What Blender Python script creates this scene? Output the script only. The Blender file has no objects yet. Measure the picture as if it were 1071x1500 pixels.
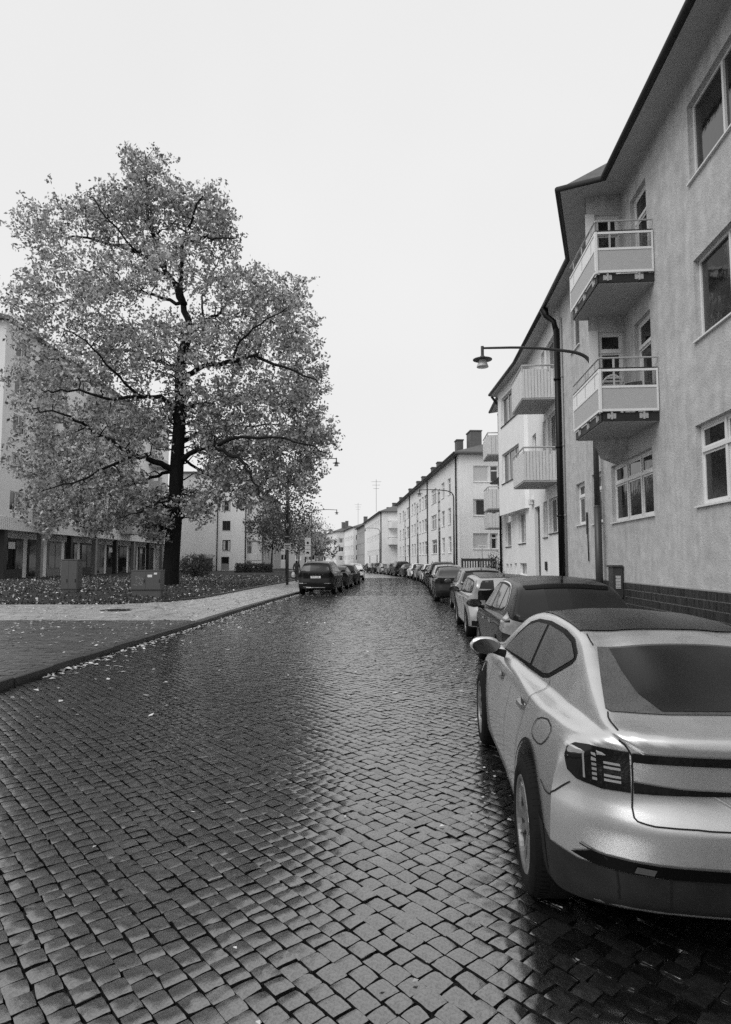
import bpy, bmesh, math, random
import numpy as np
from mathutils import Vector, Matrix
from mathutils.bvhtree import BVHTree
from mathutils.geometry import tessellate_polygon
random.seed(7); rng = np.random.default_rng(7)
S = bpy.context.scene; COL = S.collection
sin, cos, PI, R = math.sin, math.cos, math.pi, math.radians
# ---------------------------------------------------------------- camera
FPX, EYE, PITCH = 920.0, 1.75, math.atan(72 / 920)
cam = bpy.data.cameras.new('camera'); co = bpy.data.objects.new('camera', cam); COL.objects.link(co)
cam.sensor_fit = 'VERTICAL'; cam.sensor_height = 36; cam.lens = 36 * FPX / 1500
cam.clip_end = 3000; cam.clip_start = .05
co.location = (0, 0, EYE); co.rotation_euler = (PI / 2 + PITCH, 0, 0); S.camera = co
# ---------------------------------------------------------------- sky, sun, exposure (black and white photograph: everything neutral grey)
W = bpy.data.worlds.new('World'); S.world = W; W.use_nodes = True
SUN_EL, SUN_AZ = R(50), R(229)
wn, wl = W.node_tree.nodes, W.node_tree.links
sky = wn.new('ShaderNodeTexSky'); sky.sky_type = 'NISHITA'; sky.sun_disc = False
sky.sun_elevation = SUN_EL; sky.sun_rotation = SUN_AZ; sky.dust_density = 4
bw = wn.new('ShaderNodeRGBToBW'); wl.new(sky.outputs[0], bw.inputs[0])
ml = wn.new('ShaderNodeMath'); ml.operation = 'MULTIPLY'; ml.inputs[1].default_value = .09; wl.new(bw.outputs[0], ml.inputs[0])
tc = wn.new('ShaderNodeTexCoord'); nz = wn.new('ShaderNodeTexNoise'); nz.inputs['Scale'].default_value = 1.6; nz.inputs['Detail'].default_value = 3
wl.new(tc.outputs['Generated'], nz.inputs['Vector'])
mr = wn.new('ShaderNodeMapRange'); mr.inputs[3].default_value = .74; mr.inputs[4].default_value = .88; wl.new(nz.outputs[0], mr.inputs[0])
mx = wn.new('ShaderNodeMix'); mx.data_type = 'FLOAT'; mx.inputs[0].default_value = .88     # cloud deck over the clear sky
wl.new(ml.outputs[0], mx.inputs[2]); wl.new(mr.outputs[0], mx.inputs[3])
bg = wn['Background']; wl.new(mx.outputs[0], bg.inputs[0]); bg.inputs[1].default_value = 1.0
sl = bpy.data.lights.new('sun', 'SUN'); sl.energy = 1.5; sl.angle = R(40); sl.color = (1, 1, 1)
so = bpy.data.objects.new('sun', sl); COL.objects.link(so)
so.rotation_euler = Vector((sin(SUN_AZ) * cos(SUN_EL), cos(SUN_AZ) * cos(SUN_EL), sin(SUN_EL))).to_track_quat('Z', 'Y').to_euler()
S.view_settings.view_transform = 'Standard'; S.view_settings.look = 'None'; S.view_settings.exposure = 0.2; S.view_settings.gamma = 1
S.render.engine = 'CYCLES'; S.cycles.use_denoising = False; S.cycles.max_bounces = 6; S.cycles.transparent_max_bounces = 8
S.cycles.sample_clamp_indirect = 6

# ---------------------------------------------------------------- helpers
def ray(px, py):
    dx = (px - 535.5) / FPX; dy = (750 - py) / FPX
    return dx, cos(PITCH) - dy * sin(PITCH), sin(PITCH) + dy * cos(PITCH)
def atd(px, py, d):
    X, Y, Z = ray(px, py); t = d / Y
    return Vector((X * t, d, Z * t + EYE))
def tag(o, label=None, cat=None, group=None, kind=None):
    if label: o['label'] = label
    if cat: o['category'] = cat
    if group: o['group'] = group
    if kind: o['kind'] = kind
    return o
def empty(name, loc, label=None, cat=None, group=None, rz=0):
    o = bpy.data.objects.new(name, None); COL.objects.link(o); o.location = loc; o.rotation_euler = (0, 0, rz)
    o.empty_display_size = .1
    return tag(o, label, cat, group)
MATS = {}
def mat(name, base=.5, rough=.6, metal=0.0, var=0.0, vscale=3.0, bump=0.0, bscale=40.0, spec=.5, coat=0.0, island=0.0, transl=0.0,
        streak=0.0, vor=0.0, vorscale=60, stretch=(1, 1, 1), detail=6, rvar=0.0, emit=0.0):
    if name in MATS: return MATS[name]
    m = bpy.data.materials.new(name); MATS[name] = m; m.use_nodes = True
    n, l = m.node_tree.nodes, m.node_tree.links; p = n['Principled BSDF']
    p.inputs['Roughness'].default_value = rough; p.inputs['Metallic'].default_value = metal
    p.inputs['Specular IOR Level'].default_value = spec; p.inputs['Coat Weight'].default_value = coat; p.inputs['Coat Roughness'].default_value = .06
    p.inputs['Base Color'].default_value = (base, base, base, 1)
    if emit:
        p.inputs['Emission Color'].default_value = (1, 1, 1, 1); p.inputs['Emission Strength'].default_value = emit
    t = n.new('ShaderNodeTexCoord'); mp = n.new('ShaderNodeMapping'); mp.inputs['Scale'].default_value = stretch
    l.new(t.outputs['Object'], mp.inputs[0]); vec = mp.outputs[0]
    val = None
    def chain(cur, src, amt):      # cur*(1+amt*(src-.5)*2)
        r = n.new('ShaderNodeMapRange'); r.inputs[3].default_value = 1 - amt; r.inputs[4].default_value = 1 + amt; r.clamp = False
        l.new(src, r.inputs[0])
        q = n.new('ShaderNodeMath'); q.operation = 'MULTIPLY'; l.new(r.outputs[0], q.inputs[0])
        if cur is None: q.inputs[1].default_value = base
        else: l.new(cur, q.inputs[1])
        return q.outputs[0]
    if var:
        z = n.new('ShaderNodeTexNoise'); z.inputs['Scale'].default_value = vscale; z.inputs['Detail'].default_value = detail; z.inputs['Roughness'].default_value = .65
        l.new(vec, z.inputs['Vector']); val = chain(val, z.outputs[0], var * 2)
        if rvar:
            r = n.new('ShaderNodeMapRange'); r.inputs[1].default_value = .3; r.inputs[2].default_value = .7
            r.inputs[3].default_value = max(.02, rough - rvar); r.inputs[4].default_value = min(1, rough + rvar); l.new(z.outputs[0], r.inputs[0]); l.new(r.outputs[0], p.inputs['Roughness'])
    if streak:
        m2 = n.new('ShaderNodeMapping'); m2.inputs['Scale'].default_value = (2.2, 2.2, .16); l.new(t.outputs['Object'], m2.inputs[0])
        z = n.new('ShaderNodeTexNoise'); z.inputs['Scale'].default_value = 2.5; z.inputs['Detail'].default_value = 7; l.new(m2.outputs[0], z.inputs['Vector']); val = chain(val, z.outputs[0], streak * 2)
    if island:
        g = n.new('ShaderNodeNewGeometry'); val = chain(val, g.outputs['Random Per Island'], island)
    if val is not None: l.new(val, p.inputs['Base Color'])
    h = None
    if bump:
        z = n.new('ShaderNodeTexNoise'); z.inputs['Scale'].default_value = bscale; z.inputs['Detail'].default_value = 5; z.inputs['Roughness'].default_value = .6; l.new(vec, z.inputs['Vector'])
        b = n.new('ShaderNodeBump'); b.inputs['Strength'].default_value = bump; b.inputs['Distance'].default_value = .6 / bscale; l.new(z.outputs[0], b.inputs['Height']); h = b.outputs[0]
    if vor:                          # droplets
        z = n.new('ShaderNodeTexVoronoi'); z.inputs['Scale'].default_value = vorscale; l.new(t.outputs['Object'], z.inputs['Vector'])
        r = n.new('ShaderNodeMapRange'); r.interpolation_type = 'SMOOTHSTEP'; r.inputs[1].default_value = .12; r.inputs[2].default_value = .34; r.inputs[3].default_value = 1; r.inputs[4].default_value = 0
        l.new(z.outputs['Distance'], r.inputs[0])
        b = n.new('ShaderNodeBump'); b.inputs['Strength'].default_value = vor; b.inputs['Distance'].default_value = .25 / vorscale; l.new(r.outputs[0], b.inputs['Height'])
        if h is not None: l.new(h, b.inputs['Normal'])
        h = b.outputs[0]
    if h is not None:
        l.new(h, p.inputs['Normal'])
        if coat: l.new(h, p.inputs['Coat Normal'])
    if transl:
        tr = n.new('ShaderNodeBsdfTranslucent'); ms = n.new('ShaderNodeMixShader'); ms.inputs[0].default_value = transl
        if val is not None: l.new(val, tr.inputs[0])
        else: tr.inputs[0].default_value = (base, base, base, 1)
        l.new(p.outputs[0], ms.inputs[1]); l.new(tr.outputs[0], ms.inputs[2]); l.new(ms.outputs[0], n['Material Output'].inputs[0])
    return m
class Fr:                             # a local frame: u along, n outwards, z up
    def __init__(s, x, y, h, side=-1):    # heading h from +Y towards +X; side -1: outward is to the left of u, +1: right
        s.o = Vector((x, y, 0)); s.u = Vector((sin(h), cos(h), 0)); s.n = Vector((cos(h), -sin(h), 0)) * side; s.h = h; s.side = side
    def __call__(s, u, n, z): return s.o + s.u * u + s.n * n + Vector((0, 0, z))
WF = Fr(0, 0, PI / 2, -1)             # world frame: u = +X, n = +Y
class MB:
    def __init__(s): s.v = []; s.f = []; s.m = []
    def add(s, vs, fs, mi=0):
        b = len(s.v); s.v += [tuple(v) for v in vs]; s.f += [[i + b for i in f] for f in fs]; s.m += [mi] * len(fs); return s
    def box(s, F, u0, u1, n0, n1, z0, z1, mi=0, bev=0.0):
        if bev:
            b = bev; P = []
            for (z, k) in ((z0, b), (z0 + b, 0), (z1 - b, 0), (z1, b)):
                P += [F(u0 + k, n0 + k, z), F(u1 - k, n0 + k, z), F(u1 - k, n1 - k, z), F(u0 + k, n1 - k, z)]
            fs = [[3, 2, 1, 0], [12, 13, 14, 15]]
            for r in range(3):
                for i in range(4): fs.append([r * 4 + i, r * 4 + (i + 1) % 4, r * 4 + 4 + (i + 1) % 4, r * 4 + 4 + i])
            return s.add(P, fs, mi)
        P = [F(u, n, z) for z in (z0, z1) for (u, n) in ((u0, n0), (u1, n0), (u1, n1), (u0, n1))]
        return s.add(P, [[3, 2, 1, 0], [4, 5, 6, 7], [0, 1, 5, 4], [1, 2, 6, 5], [2, 3, 7, 6], [3, 0, 4, 7]], mi)
    def prism(s, pts, z0, z1, mi=0):      # pts: list of (x,y) plan
        n = len(pts); P = [(x, y, z0) for x, y in pts] + [(x, y, z1) for x, y in pts]
        return s.add(P, [list(range(n))[::-1], list(range(n, 2 * n))] + [[i, (i + 1) % n, n + (i + 1) % n, n + i] for i in range(n)], mi)
    def tube(s, path, rad, k=10, mi=0, cap=True):
        path = [Vector(p) for p in path]
        if not hasattr(rad, '__len__'): rad = [rad] * len(path)
        P = []; prev = None
        for i, p in enumerate(path):
            d = (path[min(i + 1, len(path) - 1)] - path[max(i - 1, 0)]).normalized()
            if prev is None: a = d.orthogonal().normalized()
            else:
                a = prev - d * prev.dot(d); a = a.normalized() if a.length > 1e-6 else d.orthogonal().normalized()
            prev = a; b = d.cross(a)
            for j in range(k):
                t = 2 * PI * j / k; P.append(p + (a * cos(t) + b * sin(t)) * rad[i])
        fs = []
        for i in range(len(path) - 1):
            for j in range(k): fs.append([i * k + j, i * k + (j + 1) % k, (i + 1) * k + (j + 1) % k, (i + 1) * k + j])
        if cap: fs += [list(range(k))[::-1], list(range((len(path) - 1) * k, len(path) * k))]
        return s.add(P, fs, mi)
    def lathe(s, prof, M=None, k=24, mi=0):   # prof: (r, h) about local Z, M matrix
        M = M or Matrix(); P = []
        for r, h in prof:
            for j in range(k):
                t = 2 * PI * j / k; P.append(M @ Vector((r * cos(t), r * sin(t), h)))
        fs = []
        for i in range(len(prof) - 1):
            for j in range(k): fs.append([i * k + j, i * k + (j + 1) % k, (i + 1) * k + (j + 1) % k, (i + 1) * k + j])
        return s.add(P, fs, mi)
    def wall(s, F, u0, u1, z0, z1, ops=(), n=0.0, depth=.14, mi=0):
        us = sorted({u0, u1} | {a for o in ops for a in o[:2]}); zs = sorted({z0, z1} | {a for o in ops for a in o[2:4]})
        us = [a for a in us if u0 <= a <= u1]; zs = [a for a in zs if z0 <= a <= z1]
        for a, b in zip(us, us[1:]):
            for c, d in zip(zs, zs[1:]):
                mu, mz = (a + b) / 2, (c + d) / 2
                if any(o[0] < mu < o[1] and o[2] < mz < o[3] for o in ops): continue
                s.add([F(a, n, c), F(b, n, c), F(b, n, d), F(a, n, d)], [[0, 1, 2, 3]], mi)
        for (a, b, c, d) in [o[:4] for o in ops]:
            q = [(a, c), (b, c), (b, d), (a, d)]
            for i in range(4):
                (x, y), (w, z) = q[i], q[(i + 1) % 4]
                s.add([F(x, n, y), F(w, n, z), F(w, n - depth, z), F(x, n - depth, y)], [[0, 1, 2, 3]], mi)
        return s
    def build(s, name, mats, parent=None, smooth=False, merge=False, bevel=0.0):
        me = bpy.data.meshes.new(name); me.from_pydata(s.v, [], s.f)
        if not isinstance(mats, (list, tuple)): mats = [mats]
        for m in mats: me.materials.append(m)
        if len(mats) > 1: me.polygons.foreach_set('material_index', s.m)
        bm = bmesh.new(); bm.from_mesh(me)
        if merge: bmesh.ops.remove_doubles(bm, verts=bm.verts, dist=1e-5)
        bmesh.ops.recalc_face_normals(bm, faces=bm.faces) if len(bm.faces) < 20000 else None
        if parent is not None: bmesh.ops.translate(bm, verts=bm.verts, vec=-wloc(parent))
        bm.to_mesh(me); bm.free()
        if smooth: me.polygons.foreach_set('use_smooth', [True] * len(me.polygons))
        me.update(); o = bpy.data.objects.new(name, me); COL.objects.link(o)
        if parent is not None: o.parent = parent
        return o
def wloc(o):
    v = Vector((0, 0, 0))
    while o is not None: v = v + o.location; o = o.parent
    return v
def copy_tree(o, parent=None):
    c = o.copy(); COL.objects.link(c); c.parent = parent
    for ch in list(o.children): copy_tree(ch, c)
    return c
def text_mesh(txt, size, M, matl, name, parent, ext=.002):
    cu = bpy.data.curves.new(name, 'FONT'); cu.body = txt; cu.size = size; cu.extrude = ext; cu.align_x = 'CENTER'; cu.align_y = 'CENTER'; cu.resolution_u = 3
    t = bpy.data.objects.new('tmp', cu); COL.objects.link(t); dg = bpy.context.evaluated_depsgraph_get()
    me = bpy.data.meshes.new_from_object(t.evaluated_get(dg)); bpy.data.objects.remove(t); bpy.data.curves.remove(cu)
    me.transform(Matrix.Translation(-wloc(parent)) @ M if parent else M); me.materials.clear(); me.materials.append(matl); me.name = name
    o = bpy.data.objects.new(name, me); COL.objects.link(o); o.parent = parent; return o
def frame_mat(F, u, n, z, face=1):    # matrix whose local XY lies on the frame's wall plane, facing outwards
    x = -F.u if F.side < 0 else F.u
    X = x; Z = F.n; Y = Vector((0, 0, 1)); M = Matrix.Identity(4)
    for i in range(3): M[i][0] = X[i]; M[i][1] = Y[i]; M[i][2] = Z[i]
    M.translation = F(u, n, z); return M
def pchip(pts):
    xs = np.array([p[0] for p in pts], float); ys = np.array([p[1] for p in pts], float); h = np.diff(xs); d = np.diff(ys) / h; m = np.zeros(len(xs))
    m[0] = d[0]; m[-1] = d[-1]
    for i in range(1, len(xs) - 1):
        m[i] = 0 if d[i - 1] * d[i] <= 0 else 2 * d[i - 1] * d[i] / (d[i - 1] + d[i])
    def f(x):
        x = min(max(x, xs[0]), xs[-1]); i = min(int(np.searchsorted(xs, x, side='right')) - 1, len(h) - 1); t = (x - xs[i]) / h[i]
        return float((1 + 2 * t) * (1 - t) ** 2 * ys[i] + t * (1 - t) ** 2 * h[i] * m[i] + t * t * (3 - 2 * t) * ys[i + 1] + t * t * (t - 1) * h[i] * m[i + 1])
    return f
# ---------------------------------------------------------------- materials
M_sett = mat('wet_granite_sett', .012, .4, var=.35, vscale=16, bump=.6, bscale=34, spec=.2, island=.8, rvar=.12, detail=8, coat=1.0)
def wet_film(m, ior, rough, lo, bump, scale):     # the film of water: its own weak relief, thicker on some stones than on others
    n, l = m.node_tree.nodes, m.node_tree.links; p = n['Principled BSDF']; p.inputs['Coat IOR'].default_value = ior; p.inputs['Coat Roughness'].default_value = rough
    g = n.new('ShaderNodeNewGeometry'); r = n.new('ShaderNodeMapRange'); r.inputs[3].default_value = lo; r.inputs[4].default_value = 1; l.new(g.outputs['Random Per Island'], r.inputs[0])
    t = n.new('ShaderNodeTexCoord'); z = n.new('ShaderNodeTexNoise'); z.inputs['Scale'].default_value = scale; z.inputs['Detail'].default_value = 8; z.inputs['Roughness'].default_value = .72; l.new(t.outputs['Object'], z.inputs['Vector'])
    q = n.new('ShaderNodeMath'); q.operation = 'MULTIPLY'; z2 = n.new('ShaderNodeMapRange'); z2.inputs[1].default_value = .38; z2.inputs[2].default_value = .55; z2.inputs[3].default_value = .62; l.new(z.outputs[0], z2.inputs[0]); l.new(z2.outputs[0], q.inputs[0]); l.new(r.outputs[0], q.inputs[1]); l.new(q.outputs[0], p.inputs['Coat Weight'])
    b = n.new('ShaderNodeBump'); b.inputs['Strength'].default_value = bump; b.inputs['Distance'].default_value = .6 / scale; l.new(z.outputs[0], b.inputs['Height']); l.new(b.outputs[0], p.inputs['Coat Normal'])
wet_film(M_sett, 3.4, .08, .84, .06, 70)
M_joint = mat('wet_joint', .012, .5, var=.3, vscale=30, bump=.6, bscale=60)
M_kerb = mat('granite_kerb', .035, .45, var=.25, vscale=12, bump=.5, bscale=60)
M_asph = mat('wet_asphalt', .05, .42, var=.25, vscale=1.2, bump=.5, bscale=120, rvar=.12)
M_slab = mat('wet_slab', .36, .34, var=.26, vscale=2, bump=.25, bscale=70, island=.12, rvar=.12)
M_soil = mat('leafy_lawn', .02, .9, var=.4, vscale=3, bump=.8, bscale=14)
M_ground = mat('ground', .08, .9, var=.2, vscale=.5)
M_grass = mat('grass', .028, .7, island=.5, transl=.2)
M_fallen = mat('fallen_leaf', .42, .45, island=.6)
M_plast1 = mat('weathered_plaster', .48, .9, var=.24, vscale=3.2, streak=.10, bump=.7, bscale=28, detail=9)
M_plast2 = mat('pale_plaster', .82, .9, var=.06, vscale=1.2, streak=.05, bump=.15, bscale=60)
M_plast3 = mat('light_plaster', .82, .9, var=.07, vscale=.8, streak=.06, bump=.1, bscale=60)
M_plast4 = mat('mid_plaster', .36, .9, var=.08, vscale=.8, streak=.06)
M_plast5 = mat('white_plaster', .8, .85, var=.05, vscale=.7, streak=.05)
M_soffit = mat('soffit', .42, .85, var=.1, vscale=3)
M_white = mat('white_paint', .74, .4, var=.04, vscale=6)
M_frame = mat('window_white', .72, .45, var=.05, vscale=5)
M_dframe = mat('window_dark', .05, .45, spec=.25)
M_glass = mat('window_glass', .010, .03, spec=.8, bump=.02, bscale=3)
M_curt = mat('curtain', .55, .8, var=.15, vscale=9, stretch=(6, 6, .5))
M_panel = mat('balcony_panel', .42, .5, var=.05, vscale=9)
M_wood = mat('painted_board', .62, .6, var=.14, vscale=5, stretch=(4, 4, .4), island=.12)
M_steel = mat('galvanised', .55, .4, metal=.7, var=.1, vscale=30)
M_dsteel = mat('dark_steel', .03, .5, metal=.0, spec=.25, var=.2, vscale=8)
M_pole = mat('painted_pole', .045, .42, var=.15, vscale=9, bump=.1, bscale=60)
M_black = mat('black_metal', .006, .45, spec=.2)
M_tile = mat('dark_glazed_tile', .035, .35, var=.3, vscale=20, island=.4)
M_grout = mat('grout', .30, .9, var=.2, vscale=20)
M_roof = mat('roof_tile', .10, .7, var=.3, vscale=4, bump=.5, bscale=12)
M_shop = mat('stone_cladding', .22, .6, var=.2, vscale=3)
M_lamp = mat('lamp_glass', .55, .25)
M_sign = mat('sign_dark', .05, .4)
M_bark = mat('bark', .014, .9, spec=.12, var=.4, vscale=5, bump=.9, bscale=9, stretch=(2, 2, .35))
M_leaf = mat('autumn_leaf', .36, .45, island=.85, transl=.35, spec=.4)
M_leafd = mat('dark_leaf', .07, .5, island=.6, transl=.25)
M_concrete = mat('concrete', .38, .8, var=.12, vscale=6, bump=.2, bscale=50)
M_cab = mat('cabinet_paint', .085, .5, var=.12, vscale=5)
M_plastic = mat('grey_plastic', .25, .5)
# ---------------------------------------------------------------- setting: ground, road, kerbs, pavements
LK = [(-5.3, 1.), (-5.0, 6.), (-4.88, 10.6), (-4.5, 17.7), (-4.15, 25), (-3.63, 32.5), (-2.95, 41), (-2.4, 48), (-2.1, 56), (-2.3, 66), (-3.2, 78), (-5, 92), (-7.3, 105), (-11, 122), (-16, 140), (-25, 165)]
RK = [(2.95, 1.), (3.3, 6.), (3.7, 11.), (4.2, 17.7), (4.78, 25), (5.35, 32.5), (6.0, 41), (6.4, 48), (6.6, 56), (6.3, 66), (5.1, 78), (3.2, 92), (1.0, 105), (-2.4, 122), (-7.5, 140), (-16.5, 165)]
lkx = pchip([(y, x) for x, y in LK]); rkx = pchip([(y, x) for x, y in RK])
mb = MB(); mb.add([(-600, -60, -.3), (600, -60, -.3), (600, 1200, -.3), (-600, 1200, -.3)], [[0, 1, 2, 3]])
tag(mb.build('ground', M_ground), kind='structure')
ys = list(np.arange(0, 62, 2.)) + list(np.arange(62, 166, 4.))
SETT_END = 66.
mb = MB(); P = []
for y in ys: P += [(lkx(y), y, -.028 if y < SETT_END else -.004), (rkx(y), y, -.028 if y < SETT_END else -.004)]
mb.add(P, [[2 * i, 2 * i + 1, 2 * i + 3, 2 * i + 2] for i in range(len(ys) - 1)])
mb.add([(-5.3, -60, -.028), (2.9, -60, -.028), (2.95, 0, -.028), (-5.35, 0, -.028)], [[0, 1, 2, 3]])
road = tag(mb.build('road', M_joint), kind='structure')
# far end of the road surface where setts can no longer be told apart
M_far = mat('far_setts', .035, .25, var=.3, vscale=9, bump=.5, bscale=9, rvar=.12, coat=1.0, )
wet_film(M_far, 3.0, .2, .9, .1, 9)
yy = [y for y in ys if y >= SETT_END - 2]; mb = MB(); P = []
for y in yy: P += [(lkx(y), y, 0), (rkx(y), y, 0)]
mb.add(P, [[2 * i, 2 * i + 1, 2 * i + 3, 2 * i + 2] for i in range(len(yy) - 1)])
o = mb.build('far_road_surface', M_far, road); 
def make_setts():
    HD = .079; a = HD - PI / 4; U = np.array([sin(a), cos(a)]); V = np.array([cos(a), -sin(a)]); GAP = .0085
    Cs = []
    w = .104; vmin, vmax = -60, 70
    for k in range(int(vmin / w), int(vmax / w)):
        v0 = k * w; L = rng.uniform(.086, .128, 1400); u = np.cumsum(L) - 62 + rng.uniform(0, .1)
        cx = (u - L / 2)[:, None] * U + (v0 + w / 2) * V
        ok = (cx[:, 1] > .9) & (cx[:, 1] < SETT_END - 1) & (np.abs(cx[:, 0]) < 8) & (np.abs(cx[:, 0]) < .72 * cx[:, 1] + 2.2)
        for x, y, l in zip(cx[ok, 0], cx[ok, 1], L[ok]): Cs.append((x, y, l))
    C = np.array(Cs); lk = np.interp(C[:, 1], [p[1] for p in LK], [p[0] for p in LK]); rk = np.interp(C[:, 1], [p[1] for p in RK], [p[0] for p in RK])
    C = C[(C[:, 0] > lk + .06) & (C[:, 0] < rk - .06)]
    print('setts', len(C))
    def gen(C, n):
        N = len(C); s = np.linspace(0, 1, n); wv = np.full(N, w) - GAP; lv = C[:, 2] - GAP
        cor = np.zeros((N, 2, 2, 2))
        for i, su in enumerate((-1, 1)):
            for j, sv in enumerate((-1, 1)):
                cor[:, i, j] = C[:, :2] + (su * lv / 2 + rng.normal(0, .004, N))[:, None] * U + (sv * wv / 2 + rng.normal(0, .0035, N))[:, None] * V
        g = np.zeros((N, n, n, 3)); A, B = np.meshgrid(s, s, indexing='ij')
        for i in range(2):
            for j in range(2):
                wt = (A if i else 1 - A) * (B if j else 1 - B); g[..., :2] += wt[None, ..., None] * cor[:, i, j][:, None, None, :]
        hh = rng.normal(0, .002, N); tx = rng.normal(0, .008, (N, 2))
        edge = ((A == 0) | (A == 1) | (B == 0) | (B == 1)); corner = ((A == 0) | (A == 1)) & ((B == 0) | (B == 1))
        rel = g[..., :2] - C[:, None, None, :2]
        g[..., 2] = hh[:, None, None] + (rel * tx[:, None, None, :]).sum(-1) * 1.6 + np.where(edge, -.0011, .0006)[None] + np.where(corner, -.002, 0)[None] + rng.normal(0, .0011, (N, n, n)) * rng.uniform(.2, 1.3, N)[:, None, None]
        if n > 2: g[..., :2] = C[:, None, None, :2] + rel * np.where(corner, .965, 1.)[None, ..., None] + np.where(edge[None, ..., None], 0, rng.normal(0, .005, (N, n, n, 2)))
        idx = [(i, 0) for i in range(n)] + [(n - 1, j) for j in range(1, n)] + [(i, n - 1) for i in range(n - 2, -1, -1)] + [(0, j) for j in range(n - 2, 0, -1)]
        rim = np.stack([g[:, i, j] for i, j in idx], 1); rim = rim.copy(); base = rim.copy(); base[..., 2] = -.034; base[..., :2] += (base[..., :2] - C[:, None, :2]) * .04
        vs = np.concatenate([g.reshape(N, n * n, 3), base, rim], 1)
        fs = [[i * n + j, (i + 1) * n + j, (i + 1) * n + j + 1, i * n + j + 1] for i in range(n - 1) for j in range(n - 1)]
        m = len(idx); ri = [i * n + j for i, j in idx]
        fs += [[n * n + m + q, n * n + q, n * n + (q + 1) % m, n * n + m + (q + 1) % m] for q in range(m)]
        return vs, np.array(fs)
    def mesh(vs, fs, name, smooth):
        N, k, _ = vs.shape; me = bpy.data.meshes.new(name); F = (fs[None] + (np.arange(N) * k)[:, None, None]).reshape(-1, 4)
        me.vertices.add(N * k); me.vertices.foreach_set('co', vs.reshape(-1)); me.loops.add(F.size); me.loops.foreach_set('vertex_index', F.reshape(-1).astype(np.int32))
        me.polygons.add(len(F)); me.polygons.foreach_set('loop_start', np.arange(0, F.size, 4, dtype=np.int32)); me.polygons.foreach_set('loop_total', np.full(len(F), 4, np.int32))
        me.polygons.foreach_set('use_smooth', np.full(len(F), smooth)); me.materials.append(M_sett); me.update(calc_edges=True); me.validate(); return me
    # the 300 that show largest: nearest, inside the frame and not hidden under the parked car
    vis = (C[:, 1] > 1.95) & (C[:, 0] < .36 + .08 * C[:, 1]) & (C[:, 0] > -.62 * C[:, 1]); dist = np.where(vis, C[:, 1] ** 2 + C[:, 0] ** 2, 1e9); order = np.argsort(dist); near = order[:300]
    mask = np.ones(len(C), bool); mask[near] = False
    vs, fs = gen(C[near], 5)
    for i in range(len(near)):
        c = np.array([C[near[i], 0], C[near[i], 1], 0]); me = mesh((vs[i:i + 1] - c), fs, 'sett', True)
        o = bpy.data.objects.new('sett', me); o.location = c; COL.objects.link(o); o.parent = road
    d = C[:, 1]; P = []
    for lo, hi, n in ((0, 9, 5), (9, 17, 4), (17, 32, 3), (32, 999, 2)):
        sel = mask & (d >= lo) & (d < hi); vs, fs = gen(C[sel], n); o = bpy.data.objects.new('small_setts', mesh(vs, fs, 'small_setts', n > 3)); COL.objects.link(o); o.parent = road; tag(o, kind='stuff')
make_setts()
# kerbs: one granite stone after another
def kerb(name, fx, y0, y1, side, top):
    root = empty(name, (fx(y0), y0, 0)); tag(root, kind='structure'); y = y0
    while y < y1:
        L = rng.uniform(.85, 1.15) * (1 if y < 45 else 2.2); x0, x1 = fx(y), fx(y + L); h = math.atan2(x1 - x0, L); F = Fr(x0, y, h, side)
        t = top + rng.normal(0, .006); m = MB(); m.box(F, .006, math.hypot(L, x1 - x0) - .006, rng.normal(0, .004), .15, -.1, t, bev=.012); m.build('kerb_stone', M_kerb, root); y += L
    return root
kerb('kerb', lkx, 1., 120, -1, .125); kerb('kerb', rkx, 1., 120, 1, .125)
# left: asphalt crossing, slab path, lawn
def strip(name, m, f0, f1, y0, y1, z, step=1.0, drop=0):
    b = MB(); yy = list(np.arange(y0, y1 + .01, step)); P = []
    for y in yy: P += [(f0(y), y, z), (f1(y), y, z)]
    b.add(P, [[2 * i, 2 * i + 1, 2 * i + 3, 2 * i + 2] for i in range(len(yy) - 1)]); return tag(b.build(name, m), kind='structure')
lawn_edge = pchip([(23.6, -9.5), (26, -7.7), (28, -7.2), (34, -6.9), (41, -6.6), (48, -6.2), (60, -6.0), (75, -7.0), (92, -9.5), (110, -14)])
pv = strip('pavement', M_asph, lambda y: -60, lambda y: lkx(y) - .15, -60, 17.6, .105)
M_paver = mat('wet_paver', .075, .34, var=.25, vscale=8, bump=.3, bscale=60, island=.35, rvar=.12)
pb = MB()
for iy in range(62):
    y0 = 8.3 + iy * .15
    if y0 + .15 > 17.6: break
    for ix in range(44):
        x1 = lkx(y0) - .17 - ix * .3 - (iy % 2) * .15; x0 = x1 - .297; zt = .117 + rng.normal(0, .002); tl_ = rng.normal(0, .0015)
        pb.add([(x0, y0, .1), (x1, y0, .1), (x1, y0 + .147, .1), (x0, y0 + .147, .1), (x0 + .004, y0 + .004, zt + tl_), (x1 - .004, y0 + .004, zt - tl_), (x1 - .004, y0 + .143, zt - tl_), (x0 + .004, y0 + .143, zt + tl_)], [[4, 5, 6, 7], [0, 1, 5, 4], [1, 2, 6, 5], [2, 3, 7, 6], [3, 0, 4, 7]])
tag(pb.build('pavers', M_paver, pv), kind='stuff')
strip('pavement', M_asph, lambda y: rkx(y) + .15, lambda y: rkx(y) + (9 if y < 40 else 14), -59, 125, .115, 2)
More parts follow.
